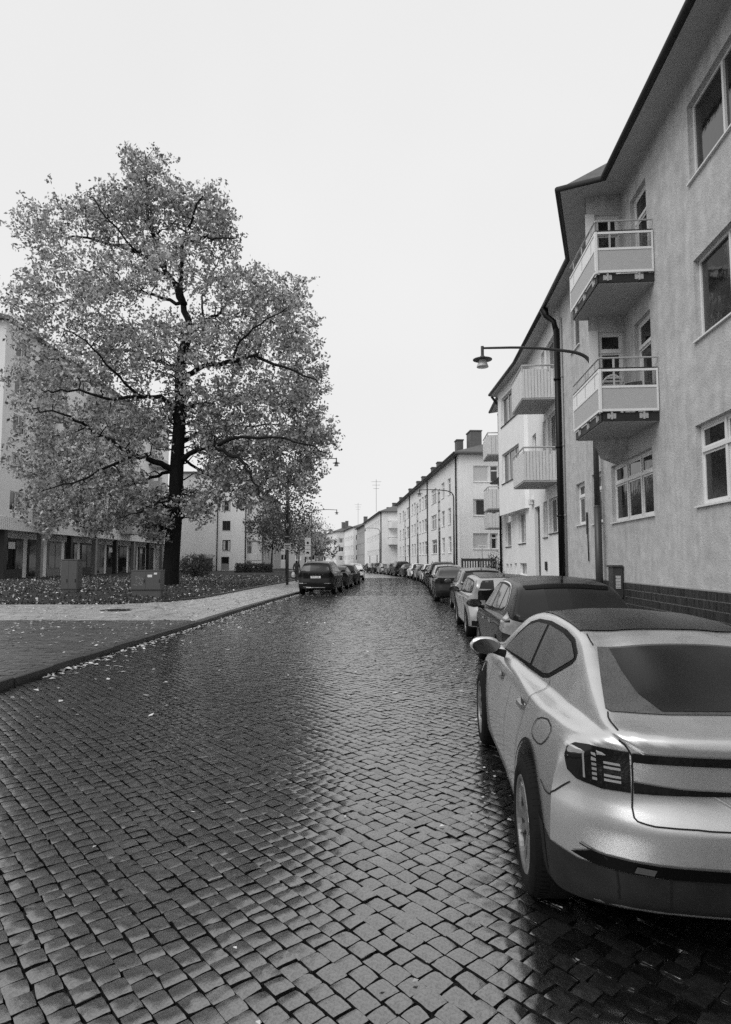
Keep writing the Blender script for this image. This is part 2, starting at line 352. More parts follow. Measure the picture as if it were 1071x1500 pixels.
# slab path: slabs of 0.7 m laid as separate pieces
strip('footpath', M_asph, lambda y: -60 if y < 24.4 else lawn_edge(y) - .1, lambda y: lkx(y) - .15, 17.6, 120, .095, .4)
fp = bpy.data.objects['footpath']; slabs = []
for iy in range(0, 60):
    y0 = 17.605 + iy * .7
    for ix in range(0, 60):
        x1 = lkx(y0 + .35) - .2 - ix * .7; x0 = x1 - .69
        if x0 < -17: break
        if y0 > 23.6 and x0 < lawn_edge(y0 + .3) - .45: break
        slabs.append((x0, y0, x1, y0 + .69))
slabs.sort(key=lambda s: (s[1] ** 2 + s[0] ** 2)); rest = MB()
for i, (x0, y0, x1, y1) in enumerate(slabs):
    zt = .118 + rng.normal(0, .003); sk = (lkx(y1) - lkx(y0)); b = MB() if i < 300 else rest
    b.add([(x0, y0, .09), (x1, y0, .09), (x1 + sk, y1, .09), (x0 + sk, y1, .09), (x0 + .008, y0 + .008, zt), (x1 - .008, y0 + .008, zt), (x1 + sk - .008, y1 - .008, zt), (x0 + sk + .008, y1 - .008, zt)],
          [[4, 5, 6, 7], [0, 1, 5, 4], [1, 2, 6, 5], [2, 3, 7, 6], [3, 0, 4, 7]])
    if i < 300: b.build('paving_slab', M_slab, fp)
tag(rest.build('paving_slabs', M_slab, fp), kind='stuff')
def lawn_z(x, y):
    e = min(1, max(0, (lawn_edge(y) - x) / 5)) * min(1, max(0, (y - 23.4) / 6)); e = e * e * (3 - 2 * e)
    return .10 + .27 * e + .02 * sin(x * .9) * sin(y * .7) * e
b = MB(); gx = [-90, -60, -45] + list(np.arange(-34, -5.5, .9)); gy = list(np.arange(23.4, 60, .9)) + list(np.arange(60, 125, 4)); P = []
for y in gy:
    le = lawn_edge(y) if y >= 24.6 else -9.5 - (24.6 - y) * 30
    for x in gx: xx = min(x, le); P.append((xx, y, lawn_z(xx, y)))
n = len(gx); b.add(P, [[j * n + i, j * n + i + 1, (j + 1) * n + i + 1, (j + 1) * n + i] for j in range(len(gy) - 1) for i in range(n - 1)])
tag(b.build('lawn', M_soil, smooth=True), kind='structure')
root = empty('lawn_edging', (-7.2, 28, 0)); tag(root, kind='structure')
for y in np.arange(25.2, 60, 1.0):
    x0, x1 = lawn_edge(y), lawn_edge(y + 1); F = Fr(x0, y, math.atan2(x1 - x0, 1), -1); MB().box(F, .01, .99, -.04, .06, 0, .2 + rng.normal(0, .008), bev=.01).build('edging_stone', M_kerb, root)
# grass
b = MB()
for i in range(16000):
    y = 24 + 40 * rng.random() ** 1.6; x = lawn_edge(y) - .05 - 26 * rng.random() ** 1.3
    z = lawn_z(x, y); a = rng.random() * 2 * PI; w = .02 + .02 * rng.random(); h = .04 + .07 * rng.random(); dx, dy = cos(a) * w, sin(a) * w; lx, ly = rng.normal(0, .03, 2)
    b.add([(x - dx, y - dy, z - .01), (x + dx, y + dy, z - .01), (x + lx, y + ly, z + h)], [[0, 1, 2]])
tag(b.build('grass', M_grass), 'short dark grass covering the raised lawn', 'grass', kind='stuff')
# fallen leaves
def leaf_quad(b, x, y, z, s, tilt=.25):
    a = rng.random() * 2 * PI; c, d = cos(a), sin(a); k = rng.normal(0, tilt, 3) * s; w = s * rng.uniform(.5, .8)
    b.add([(x - c * s, y - d * s, z + .004), (x + d * w, y - c * w, z + .005 + abs(k[0])), (x + c * s, y + d * s, z + .004 + abs(k[1])), (x - d * w, y + c * w, z + .005 + abs(k[2]))], [[0, 1, 2], [0, 2, 3]])
b = MB()
for i in range(1300):       # gutter
    y = 9.5 + 26 * rng.random(); x = lkx(y) + abs(rng.normal(0, .13 if rng.random() < .8 else .8)) + .02
    leaf_quad(b, x, y, .004, rng.uniform(.03, .055))
for i in range(420):       # over the setts
    y = 7 + 40 * rng.random(); x = lkx(y) + (rkx(y) - lkx(y)) * rng.random() ** 2.2
    leaf_quad(b, x, y, .004, rng.uniform(.025, .05))
for i in range(14):
    y = 2.4 + 6 * rng.random(); x = -.5 * y + .62 * y * rng.random(); leaf_quad(b, x, y, .006, rng.uniform(.011, .02))
for i in range(700):       # along the right gutter
    y = 4 + 50 * rng.random(); x = rkx(y) - 2.0 - abs(rng.normal(0, .35)); leaf_quad(b, x, y, .004, rng.uniform(.01, .022))
for i in range(9000):      # pavement and path
    y = 11 + 24 * rng.random() ** .8; x = lkx(y) - .2 - 14 * rng.random() ** 1.1
    if y > 24.4 and x < lawn_edge(y): continue
    if rng.random() > (y - 8) / 14: continue
    leaf_quad(b, x, y, .122, rng.uniform(.02, .05))
for i in range(4800):      # lawn
    y = 24 + 38 * rng.random() ** 1.3; x = lawn_edge(y) - .1 - 22 * rng.random()
    leaf_quad(b, x, y, lawn_z(x, y) + .02 * rng.random(), rng.uniform(.035, .075), .5)
tag(b.build('fallen_leaves', M_fallen), 'pale fallen leaves scattered over road, path and lawn', 'leaves', kind='stuff')
# ---------------------------------------------------------------- buildings
def onF(F, px, py, n=0.0):
    X = Vector(ray(px, py)); C = Vector((0, 0, EYE)); t = (F(0, n, 0) - C).dot(F.n) / X.dot(F.n); q = C + X * t
    return (q - F.o).dot(F.u), q.z
def window(parent, F, u0, u1, z0, z1, n=0.0, cols=2, transom=0.0, fm=None, depth=.10, fw=.055, sill=True, curtain=0, blind=0.0, bars=True):
    fm = fm or M_frame; a, b = n - depth - .05, n - depth; m = MB()
    m.box(F, u0, u0 + fw, a, b, z0, z1); m.box(F, u1 - fw, u1, a, b, z0, z1); m.box(F, u0 + fw, u1 - fw, a, b, z0, z0 + fw); m.box(F, u0 + fw, u1 - fw, a, b, z1 - fw, z1)
    for i in range(1, cols):
        c = u0 + (u1 - u0) * i / cols; m.box(F, c - fw * .55, c + fw * .55, a, b + .012, z0 + fw, z1 - fw)
    if transom:
        zt = z0 + (z1 - z0) * transom; m.box(F, u0 + fw, u1 - fw, a, b + .022, zt - fw * .6, zt + fw * .6)
        if bars:
            for i in range(cols):      # inner sash round the lower lights
                c0 = u0 + (u1 - u0) * i / cols + fw * .9; c1 = u0 + (u1 - u0) * (i + 1) / cols - fw * .9
                for lo, hi in ((z0 + fw, zt - fw * .6), (zt + fw * .6, z1 - fw)):
                    m.box(F, c0, c0 + .04, a, b - .012, lo, hi); m.box(F, c1 - .04, c1, a, b - .012, lo, hi); m.box(F, c0 + .04, c1 - .04, a, b - .012, lo, lo + .045); m.box(F, c0 + .04, c1 - .04, a, b - .012, hi - .045, hi)
    w = m.build('window', fm, parent)
    MB().box(F, u0 + fw * .5, u1 - fw * .5, a + .012, a + .022, z0 + fw * .5, z1 - fw * .5).build('pane', M_glass, w)
    if blind: MB().box(F, u0 + fw, u1 - fw, a + .024, a + .03, z1 - fw - (z1 - z0) * blind, z1 - fw).build('blind', M_curt, w)
    if not bars and not blind and rng.random() < .45:
        cw = (u1 - u0) * rng.uniform(.14, .26)
        for c0, c1 in ((u0 + fw, u0 + fw + cw), (u1 - fw - cw, u1 - fw)): MB().box(F, c0, c1, a + .024, a + .03, z0 + fw, z1 - fw).build('curtain', M_curt, w)
    if sill: MB().box(F, u0 - .05, u1 + .05, n - depth, n + .05, z0 - .035, z0 - .004).build('sill', M_dsteel if sill == 2 else M_frame, w)
    return w
def pipe(parent, F, u, n, z0, z1, r, m, name='downpipe', k=10):
    b = MB(); b.tube([F(u, n, z0), F(u, n, z1)], r, k)
    for z in np.arange(z0 + .8, z1, 2.4): b.tube([F(u, n, z - .03), F(u, n, z + .03)], r * 1.25, k)
    return b.build(name, m, parent, smooth=True)
H1 = math.atan(.079); F1 = Fr(5.15, 0, H1, -1); ZE = 10.8
# --- the nearest house: weathered plaster, tiled plinth, saw-tooth bay, two panelled balconies
B1 = empty('apartment_house', (6.3, 14, .1), 'weathered grey plaster apartment house with dark tiled plinth and panelled metal balconies', 'building')
ops1 = [(13.52, 16.38, 2.75, 4.22), (18.98, 20.0, 2.88, 4.18), (17.25, 18.2, 2.82, 4.24), (8.6, 11.4, 2.75, 4.22),
        (13.35, 14.35, 4.95, 7.25), (13.35, 14.35, 7.95, 10.25), (19.1, 20.1, 8.5, 9.95), (8.9, 11.2, 5.75, 7.25), (8.9, 11.2, 8.75, 10.25)]
m = MB(); m.wall(F1, 3, 21.75, 1.25, ZE, ops1); m.wall(F1, 3, 21.75, .0, 1.25, n=-.03); m.build('wall', M_plast1, B1)
window(B1, F1, *ops1[0], cols=3, transom=.68, sill=1); window(B1, F1, *ops1[1], cols=1, transom=.68); window(B1, F1, *ops1[2], cols=1, transom=.68)
window(B1, F1, *ops1[3], cols=3, transom=.68); window(B1, F1, *ops1[6], cols=1); window(B1, F1, *ops1[7], cols=2); window(B1, F1, *ops1[8], cols=2)
for o_ in (ops1[4], ops1[5]): window(B1, F1, *o_, cols=1, transom=.74, sill=False)
# plinth of narrow upright tiles
pl = MB().box(F1, 3, 21.75, -.05, .012, .05, 1.25).build('plinth', M_grout, B1)
m = MB(); t = MB()
for r_ in range(7):
    z0 = .07 + r_ * .168
    for u in np.arange(9.0, 21.7, .0585): t.box(F1, u, u + .05, .0, .03 + rng.normal(0, .0015), z0, z0 + .146)
tag(t.build('plinth_tiles', M_tile, pl), kind='stuff')
# saw-tooth bay
def pl3(F, pts, z): return [F(u, n, z) for u, n in pts]
bay = MB(); A, Bp, Cp = (14.95, -.02), (15.0, .86), (16.65, -.02)
FB = Fr(F1(*A, 0).x, F1(*A, 0).y, H1 - PI / 2, -1)        # near face, u from the wall out to the street
opb = [(.08, .66, 4.92, 7.32), (.08, .66, 7.92, 10.3)]
bay.wall(FB, 0, .88, 4.72, ZE, opb, depth=.1)
q = pl3(F1, [Bp, Cp], 4.72) + pl3(F1, [Bp, Cp], ZE); bay.add(q, [[0, 1, 3, 2]])
lo = pl3(F1, [(15.15, -.02), (15.16, .62), (16.1, -.02)], 4.24); hi = pl3(F1, [A, Bp, Cp], 4.72)
bay.add(lo + hi, [[0, 1, 2], [0, 1, 4, 3], [1, 2, 5, 4]])
bo = bay.build('bay', M_plast1, B1)
MB().box(FB, .68, .90, .0, .02, 4.85, 7.35).box(FB, .68, .90, .0, .02, 7.85, 10.32).build('corner_panel', M_white, bo)
for i, o_ in enumerate(opb): window(bo, FB, *o_, cols=1, transom=.80, depth=.05, sill=False, blind=0)
for o_ in opb: MB().box(FB, .16, .58, -.085, -.08, o_[2] + .1, o_[2] + 1.75).build('roller_blind', M_plastic, bo)
# eaves, gutter, roof
EV = [(3, .58), (14.22, .58), (14.6, 1.55), (18.2, .46), (21.85, .46)]
def eaves(B, F, EV, zr, mroof, rin=-5, gut=.075):
    s = MB(); r = MB()
    for (a, b), (c, d) in zip(EV, EV[1:]):
        s.add([F(a, b, ZE - .06), F(c, d, ZE - .06), F(c, -.1, ZE + .02), F(a, -.1, ZE + .02)], [[0, 1, 2, 3]])
        r.add([F(a, b + .02, ZE + .03), F(c, d + .02, ZE + .03), F(c, rin, zr), F(a, rin, zr)], [[0, 1, 2, 3]])
        r.add([F(a, b, ZE - .06), F(c, d, ZE - .06), F(c, d + .02, ZE + .03), F(a, b + .02, ZE + .03)], [[0, 1, 2, 3]])
    s.build('soffit', M_soffit, B); ro = r.build('roof', mroof, B)
    MB().tube([F(a, b + .06, ZE - .0) for a, b in EV], gut, 10).build('gutter', M_dsteel, ro, smooth=True); return ro
eaves(B1, F1, EV, 14.2, M_roof)
pipe(B1, F1, 21.62, .13, .1, 9.9, .105, M_black); pipe(B1, F1, 21.3, .05, .1, 10.2, .032, M_plastic)
b = MB(); b.tube([F1(21.85, .5, ZE - .08), F1(21.8, .42, 10.45), F1(21.68, .2, 10.2), F1(21.62, .13, 9.8)], [.16, .1, .09, .1], 10); b.build('rain_hopper', M_black, B1, smooth=True)
MB().tube([F1(18.75, .02, 2.55), F1(18.72, .03, 3.2)], .03, 8).tube([F1(18.62, .035, 1.75), F1(18.7, .035, 3.15)], .018, 8).build('cable_guard', M_dsteel, B1, smooth=True)
# panelled balconies
M_bglass = bpy.data.materials.new('balcony_glass'); M_bglass.use_nodes = True
nn, ll = M_bglass.node_tree.nodes, M_bglass.node_tree.links
gl = nn.new('ShaderNodeBsdfGlossy'); gl.inputs['Roughness'].default_value = .08; tp = nn.new('ShaderNodeBsdfTransparent'); tp.inputs[0].default_value = (.82, .82, .82, 1)
fr = nn.new('ShaderNodeFresnel'); fr.inputs[0].default_value = 1.6; mi_ = nn.new('ShaderNodeMixShader'); ll.new(fr.outputs[0], mi_.inputs[0]); ll.new(tp.outputs[0], mi_.inputs[1]); ll.new(gl.outputs[0], mi_.inputs[2]); ll.new(mi_.outputs[0], nn['Material Output'].inputs[0])
def balcony_panel(B, F, u0, u1, d, zf, label=None):
    """zf: bottom of the parapet frame"""
    sl = MB().box(F, u0 + .06, u1 - .02, 0, d - .06, zf - .20, zf - .03).build('balcony_slab', M_concrete, B)
    MB().box(F, u0 + .03, u0 + .06, 0, d - .03, zf - .18, zf - .0).box(F, u0 + .03, u1, d - .06, d - .03, zf - .18, zf).build('slab_edge', M_dsteel, sl)
    par = MB(); k = .035
    for (P0, P1) in (((u0, 0.02), (u0, d)), ((u0, d), (u1, d))):
        du, dn = P1[0] - P0[0], P1[1] - P0[1]; L = math.hypot(du, dn); G = Fr(0, 0, 0); 
        p0 = F(P0[0], P0[1], 0); dirv = (F(P1[0], P1[1], 0) - p0).normalized()
        G.o = Vector((p0.x, p0.y, 0)); G.u = dirv; G.n = dirv.cross(Vector((0, 0, 1)))
        s0 = k if du == 0 else k * 1.02
        par.box(G, 0 if du == 0 else k, L - (k if du == 0 else 0), -k / 2, k / 2, zf + .02, zf + .07); par.box(G, k, L - k, -k / 2, k / 2, zf + .52, zf + .57); par.box(G, k, L - k, -k / 2, k / 2, zf + .88, zf + .93)
        par.box(G, 0, k, -k * .6, k * .6, zf + .07, zf + .93)
        if du: par.box(G, L - k, L, -k * .6, k * .6, zf + .07, zf + .93)
        else: par.box(G, L - k, L + k * .4, -k * .8, k * .8, zf - .0, zf + .93)
        MB().box(G, k, L - k, -.008, .008, zf + .07, zf + .52).build('parapet_panel', M_panel, B)
        MB().box(G, k, L - k, -.005, .005, zf + .57, zf + .88).build('glass_panel', M_bglass if du == 0 else mat('white_glass', .72, .25), B)  # street-facing pane plain white, end pane clear
        MB().box(G, 0, L, -.02, .02, zf + .93, zf + .955).build('rail_cap', M_dsteel, B)
        rl = MB(); rl.tube([G(0, .0, zf + 1.17), G(L, .0, zf + 1.17)], .02, 8)
        nst = 3 if du else 2
        for i in range(nst): 
            c = L * (.25 + .5 * i / max(1, nst - 1)) if nst == 2 else L * (.15 + .35 * i); rl.box(G, c - .02, c + .02, -.01, .01, zf + .55, zf + 1.17)
        rl.build('handrail', M_steel, B, smooth=False)
        for i in range(2 if du == 0 else 3):
            c = L * (.25 + .55 * i) if du == 0 else L * (.14 + .34 * i); br = MB(); sg = 1
            br.box(G, c - .09, c - .03, .02 * sg, .05 * sg, zf - .13, zf - .02); br.box(G, c + .03, c + .09, .02, .05, zf - .13, zf - .02); br.box(G, c - .02, c + .02, .0, .06, zf - .15, zf + .05); br.box(G, c - .03, c + .03, .02, .035, zf - .1, zf - .05)
            br.build('bracket', M_steel, B)
    par.build('parapet_frame', M_white, B)
for zf in (4.88, 7.9):
    bal = empty('balcony', F1(13., 0, zf))
    bal.parent = B1; bal.location = F1(13., 0, zf) - B1.location
    balcony_panel(bal, F1, 13.0, 15.16, 1.22, zf)
# balcony furniture
ch = empty('garden_chair', F1(13.35, .83, 4.86), 'pale plastic garden chair with slatted round back on the lower panelled balcony', 'chair')
def arcpts(c, r0, r1, w, z0): return None
m = MB(); base = F1(13.35, .83, 4.86); FC = Fr(base.x, base.y, H1, -1); r_ = MB()
for i in range(5):
    z = .52 + i * .075; hw = .24 * math.sqrt(max(.05, 1 - (i / 5.6) ** 2)); m.box(FC, -.02 - i * .015, .0 - i * .015, -hw, hw, base.z + z, base.z + z + .045)
m.tube([FC(0, .27 * cos(a), base.z + .5 + .42 * sin(a)) for a in np.linspace(0, PI, 13)], .022, 6)
m.build('backrest', M_white, ch); MB().box(FC, .0, .44, -.24, .24, base.z + .40, base.z + .43, bev=.01).build('seat', M_white, ch)
for su in (0, .42):
    for sn in (-.22, .22): MB().tube([FC(su, sn, base.z), FC(su, sn, base.z + .41)], .02, 6).build('leg', M_plastic, ch)
tb = empty('balcony_table', F1(13.75, .35, 4.86), 'round dark balcony table beside the plastic chair', 'table'); base = F1(13.5, .3, 4.86)
MB().lathe([(0, .0), (.33, .0), (.345, .015), (.33, .03), (0, .03)], Matrix.Translation(base + Vector((0, 0, .70))), 24).build('table_top', M_plastic, tb, smooth=False)
MB().tube([base, base + Vector((0, 0, .7))], .03, 8).build('leg', M_dsteel, tb)
MB().lathe([(0, 0), (.05, 0), (.055, .025), (.04, .03), (0, .015)], Matrix.Translation(base + Vector((-.05, 0, .731))), 14).build('ashtray', M_dsteel, None)
tag(bpy.data.objects['ashtray'], 'small round ashtray on the balcony table', 'ashtray')
# vented wall box
vb = empty('wall_box', F1(15.75, 0, .82), 'dark metal box with pale vent slots mounted on the tiled plinth', 'utility box')
MB().box(F1, 15.6, 15.98, .04, .27, .84, 1.60, bev=.012).build('casing', M_pole, vb); MB().box(F1, 15.57, 16.01, .03, .3, 1.60, 1.65).build('lid', M_pole, vb)
for i in range(9): MB().box(F1, 15.59, 15.602, .09, .21, 1.08 + i * .036, 1.10 + i * .036).build('vent_slot', M_white, vb)
# --- second house: pale plaster, board balconies, saw-tooth bay at its far end
B2 = empty('apartment_house', F1(28, 0, .1), 'pale plaster apartment house with board-clad balconies and a dark entrance door', 'building')
def pxwin(F, px0, px1, top, bot, n=0.0):     # px0 far edge, px1 near edge, heights read at the near edge
    u1, z1 = onF(F, px1, top, n); u1b, z0 = onF(F, px1, bot, n); u0, _ = onF(F, px0, (top + bot) / 2, n); ua, ub = sorted(((u1 + u1b) / 2, u0)); return (round(ua, 3), round(ub, 3), round(z0, 3), round(z1, 3))
g2 = [pxwin(F1, 804.6, 819, 725, 779), pxwin(F1, 796, 801.8, 733.6, 786.6), pxwin(F1, 759.7, 770, 749, 795), pxwin(F1, 740.7, 748.8, 763.7, 800), pxwin(F1, 761.7, 771.5, 825, 843)]
g2 += [pxwin(F1, 741.5, 745, 826, 846), pxwin(F1, 747, 750, 826, 845), pxwin(F1, 753.5, 757, 825, 845)]
up2 = [(22.3, 24.0, 5.7, 7.3), (24.4, 25.0, 5.7, 7.3), (22.3, 24.0, 8.6, 10.1), (24.4, 25.0, 8.6, 10.1), (26.4, 27.3, 5.9, 7.2)]
door2 = pxwin(F1, 783.7, 791.5, 740, 842); door2 = (door2[0], door2[1], .12, door2[3])
m = MB(); m.wall(F1, 21.75, 37.3, 0, ZE, g2 + up2 + [door2], n=-.004, depth=.2); m.add([F1(37.3, -.004, 0), F1(37.3, -10, 0), F1(37.3, -10, ZE), F1(37.3, -.004, ZE)], [[0, 1, 2, 3]]); m.build('wall', M_plast2, B2)
for i, o_ in enumerate(g2): window(B2, F1, *o_, cols=(2 if i in (0, 2, 4) else 1), sill=(2 if i < 4 else False), fm=M_frame if i != 4 else M_white, depth=.12, curtain=0)
for o_ in up2: window(B2, F1, *o_, cols=2 if o_[1] - o_[0] > 1 else 1, sill=2, depth=.12)
dd = MB().box(F1, door2[0], door2[1], -.19, -.15, .12, door2[3]).build('door', M_dframe, B2); MB().tube([F1(door2[0] + .12, -.12, 1.0), F1(door2[0] + .12, -.12, 1.5)], .015, 6).build('handle', M_steel, dd)
b2y = [(28.4, .16), (33.4, .64)]; G = Fr(F1(28.4, .16, 0).x, F1(28.4, .16, 0).y, H1 - math.atan(.48 / 5.0), -1); Lb = math.hypot(5, .48)
bw_ = [(.9, 4.3, 5.75, 7.3), (.9, 4.3, 8.75, 10.25)]
m = MB(); m.wall(G, 0, Lb, 4.15, ZE, bw_, depth=.15); E_ = lambda u, n, z: F1(u, n, z)
m.add([F1(28.4, .16, 4.15), F1(28.2, -.1, 4.15), F1(28.2, -.1, ZE), F1(28.4, .16, ZE)], [[0, 1, 2, 3]]); m.add([F1(33.4, .64, 4.15), F1(33.6, -.1, 4.15), F1(33.6, -.1, ZE), F1(33.4, .64, ZE)], [[0, 1, 2, 3]])
m.add([F1(28.4, .16, 4.15), F1(33.4, .64, 4.15), F1(33.6, -.1, 4.15), F1(28.2, -.1, 4.15)], [[0, 1, 2, 3]]); bo = m.build('bay', M_plast2, B2)
for o_ in bw_: window(bo, G, *o_, cols=3, sill=2, depth=.12)
eaves(B2, F1, [(21.87, .46), (28.2, .52), (33.75, .98), (34.0, .5), (37.8, .5)], 14.2, M_roof)
pipe(B2, F1, 37.15, .1, .1, 10.6, .07, M_black)
MB().tube([F1(33.9, .9, ZE - .05), F1(34.1, .6, 10.4), F1(34.3, .1, 10.2)], .07, 8).build('rain_hopper', M_dsteel, B2, smooth=True)
hn = empty('house_number_sign', F1(26.6, .05, 3.9), 'small white box sign with the house number over the dark door', 'sign')
u_, z_ = onF(F1, 781, 735); MB().box(F1, u_ - .25, u_ + .25, .04, .16, z_ - .13, z_ + .13, bev=.015).build('sign_box', M_white, hn)  # box in plain white paint
MB().tube([F1(u_, -.01, z_), F1(u_, .05, z_)], .03, 6).build('bracket', M_dsteel, hn)
FS = Fr(F1(u_ - .252, .1, 0).x, F1(u_ - .252, .1, 0).y, H1 - PI / 2, -1); text_mesh('10', .16, frame_mat(FS, 0, .004, z_), M_black, 'house_number', hn)
ub, zb = onF(F1, 801, 829); MB().box(F1, ub - .15, ub + .15, .0, .05, zb - .17, zb + .17, bev=.01).build('meter_hatch', M_dsteel, B2)
# board balconies
def balcony_board(B, F, u0, u1, d, zb, h=1.0, bw=.11, rail=True):
    sl = MB().box(F, u0 + .02, u1 - .02, 0, d - .02, zb - .14, zb).build('balcony_slab', M_concrete, B)
    bt = MB().box(F, u0 + .04, u0 + .07, .03, d - .04, zb + .02, zb + h - .02).box(F, u0 + .04, u1 - .04, d - .07, d - .04, zb + .02, zb + h - .02).build('backing_rail', M_dsteel, B)
    n = int(d / bw); me = None
    for i in range(n):
        c = d * i / n; MB().box(F, u0 + .005 + rng.normal(0, .003), u0 + .04, c + .006, c + d / n - .006, zb - .08, zb + h + rng.normal(0, .004)).build('board', M_wood, B)
    n = int((u1 - u0) / bw)
    for i in range(n):
        c = u0 + (u1 - u0) * i / n; MB().box(F, c + .006, c + (u1 - u0) / n - .006, d - .04, d - .005 + rng.normal(0, .003), zb - .08, zb + h).build('board', M_wood, B)
    if rail:
        r = MB(); r.tube([F(u0 + .02, .02, zb + h + .13), F(u0 + .02, d - .02, zb + h + .13), F(u1, d - .02, zb + h + .13)], .035, 8)
        for p in ((u0 + .02, .3), (u0 + .02, d - .02), ((u0 + u1) / 2, d - .02)): r.box(F, p[0] - .02, p[0] + .02, p[1] - .02, p[1] + .02, zb + h - .1, zb + h + .12)
        r.build('handrail', M_steel, B)
for zb in (4.72, 7.72):
    bal = empty('balcony', F1(22.3, 0, zb)); bal.parent = B2; bal.location = F1(22.3, 0, zb) - B2.location; balcony_board(bal, F1, 22.3, 24.7, 1.25, zb, .98)
for zb in (4.72, 7.72):
    bal = empty('balcony', F1(34.3, 0, zb)); bal.parent = B2; bal.location = F1(34.3, 0, zb) - B2.location; balcony_board(bal, F1, 34.3, 36.6, 1.12, zb, .98, .2)
# --- generic house used from here on
def slab_roof(B, F, L, Wd, ze, rise, m, over=.45, hip=True, chim=()):
    e = [F(-over, over, ze), F(L + over, over, ze), F(L + over, -Wd - over, ze), F(-over, -Wd - over, ze)]; k = Wd / 2 if hip else -over
    rd = [F(k, -Wd / 2, ze + rise), F(L - k, -Wd / 2, ze + rise)]; b = MB(); b.add(e + rd, [[0, 1, 5, 4], [1, 2, 5], [2, 3, 4, 5], [3, 0, 4]])
    b.add([p - Vector((0, 0, .16)) for p in e] + e, [[0, 1, 2, 3], [0, 1, 5, 4], [1, 2, 6, 5], [2, 3, 7, 6], [3, 0, 4, 7]]); ro = b.build('roof', m, B)
    MB().tube([F(-over, over + .05, ze - .06), F(L + over, over + .05, ze - .06)], .07, 6).build('gutter', M_dsteel, ro)
    for (u, n, w, h) in chim:
        zt = ze + rise * max(0, 1 - abs(n + Wd / 2) / (Wd / 2)); c = MB(); c.box(F, u - w, u + w, n - w * .6, n + w * .6, zt - .8, zt + h); c.box(F, u - w - .06, u + w + .06, n - w * .6 - .06, n + w * .6 + .06, zt + h, zt + h + .1); c.build('chimney', mat('chimney_brick', .12, .85, var=.2, vscale=4), ro)
    return ro
def shell(B, F, L, Wd, z0, ze, ops, gops, m, mg=None):
    w = MB(); w.wall(F, 0, L, z0, ze, ops, depth=.12); w.add([F(L, 0, z0), F(L, -Wd, z0), F(L, -Wd, ze), F(L, 0, ze)], [[0, 1, 2, 3]]); w.add([F(0, -Wd, z0), F(L, -Wd, z0), F(L, -Wd, ze), F(0, -Wd, ze)], [[0, 1, 2, 3]])
    G = Fr(F(0, 0, 0).x, F(0, 0, 0).y, F.h + (PI / 2 if F.side < 0 else -PI / 2), 1 if F.side < 0 else -1); w.wall(G, 0, Wd, z0, ze, gops, depth=.12); w.build('wall', m, B); return G
# third house
F3 = Fr(7.95, 53, -.053, -1); rows3 = [(2.5, 4.0), (5.1, 6.6), (7.85, 9.35)]
B3 = empty('apartment_house', (8, 54, .1), 'long pale apartment house with tiled hip roof, chimneys and tall dark stairwell strips', 'building')
px4 = lambda zx: 400 + zx / 2.975
ops3 = []
for a, b in ((764, 777), (736, 749), (691, 714), (660, 675), (650, 657), (637, 645), (615, 622), (604, 611), (583, 595), (565, 571), (552, 558)):
    u0, u1 = sorted((onF(F3, px4(a), 790)[0], onF(F3, px4(b), 790)[0]))
    for z0, z1 in rows3: ops3.append((round(u0, 3), round(u1, 3), z0, z1))
st3 = []
for a, b, zt in ((719, 730, 9.0), (626, 634, 9.0), (573, 579, 9.0)):
    u0, u1 = sorted((onF(F3, px4(a), 790)[0], onF(F3, px4(b), 790)[0])); st3.append((round(u0, 3), round(u1, 3), .2, zt))
G3 = Fr(7.95, 53, -.053 + PI / 2, 1); gop3 = []
for y0, y1 in ((682, 706), (731, 755.5), (781, 804.5)):
    u0, zt = onF(G3, 693, y0); u1, zb_ = onF(G3, 716, y1); u2, _ = onF(G3, 730, y1); gop3.append((round(u0, 3), round(u1, 3), round(zb_, 3), round(zt, 3))); gop3.append((round(u1 + .12, 3), round(u2, 3), round(zb_, 3), round(zt, 3)))
shell(B3, F3, 50.5, 11, 0, 11.0, ops3 + st3, gop3, M_plast3)
for o_ in ops3: window(B3, F3, *o_, cols=2 if o_[1] - o_[0] > 1.6 else 1, depth=.1, fw=.08, bars=False, transom=.7)
for o_ in st3:
    w = MB().box(F3, o_[0], o_[1], -.12, -.06, o_[2], o_[3]).build('stairwell_strip', M_dframe, B3)
    for z in np.arange(2.4, o_[3], .9): MB().box(F3, o_[0] + .1, o_[1] - .1, -.06, -.045, z, z + .7).build('pane', M_glass, w)
for i, o_ in enumerate(gop3): window(B3, G3, *o_, cols=1, depth=.1, fw=.09, blind=(.95 if i in (4, 0) else 0), transom=0 if i % 2 == 0 else .7, bars=False)
slab_roof(B3, F3, 50.5, 11, 11.0, 2.3, M_roof, chim=((4.2, -2.3, .85, 1.6), (5.2, -1.1, .5, 1.5), (17, -1.3, .5, 1.2), (21, -1.3, .5, 1.2), (29, -1.3, .5, 1.2), (34, -1.3, .5, 1.2), (43, -1.3, .5, 1.2)))
for zx in (804, 677, 598): pipe(B3, F3, max(.15, onF(F3, px4(zx), 790)[0]), .1, .1, 10.8, .07, M_dsteel, k=6)
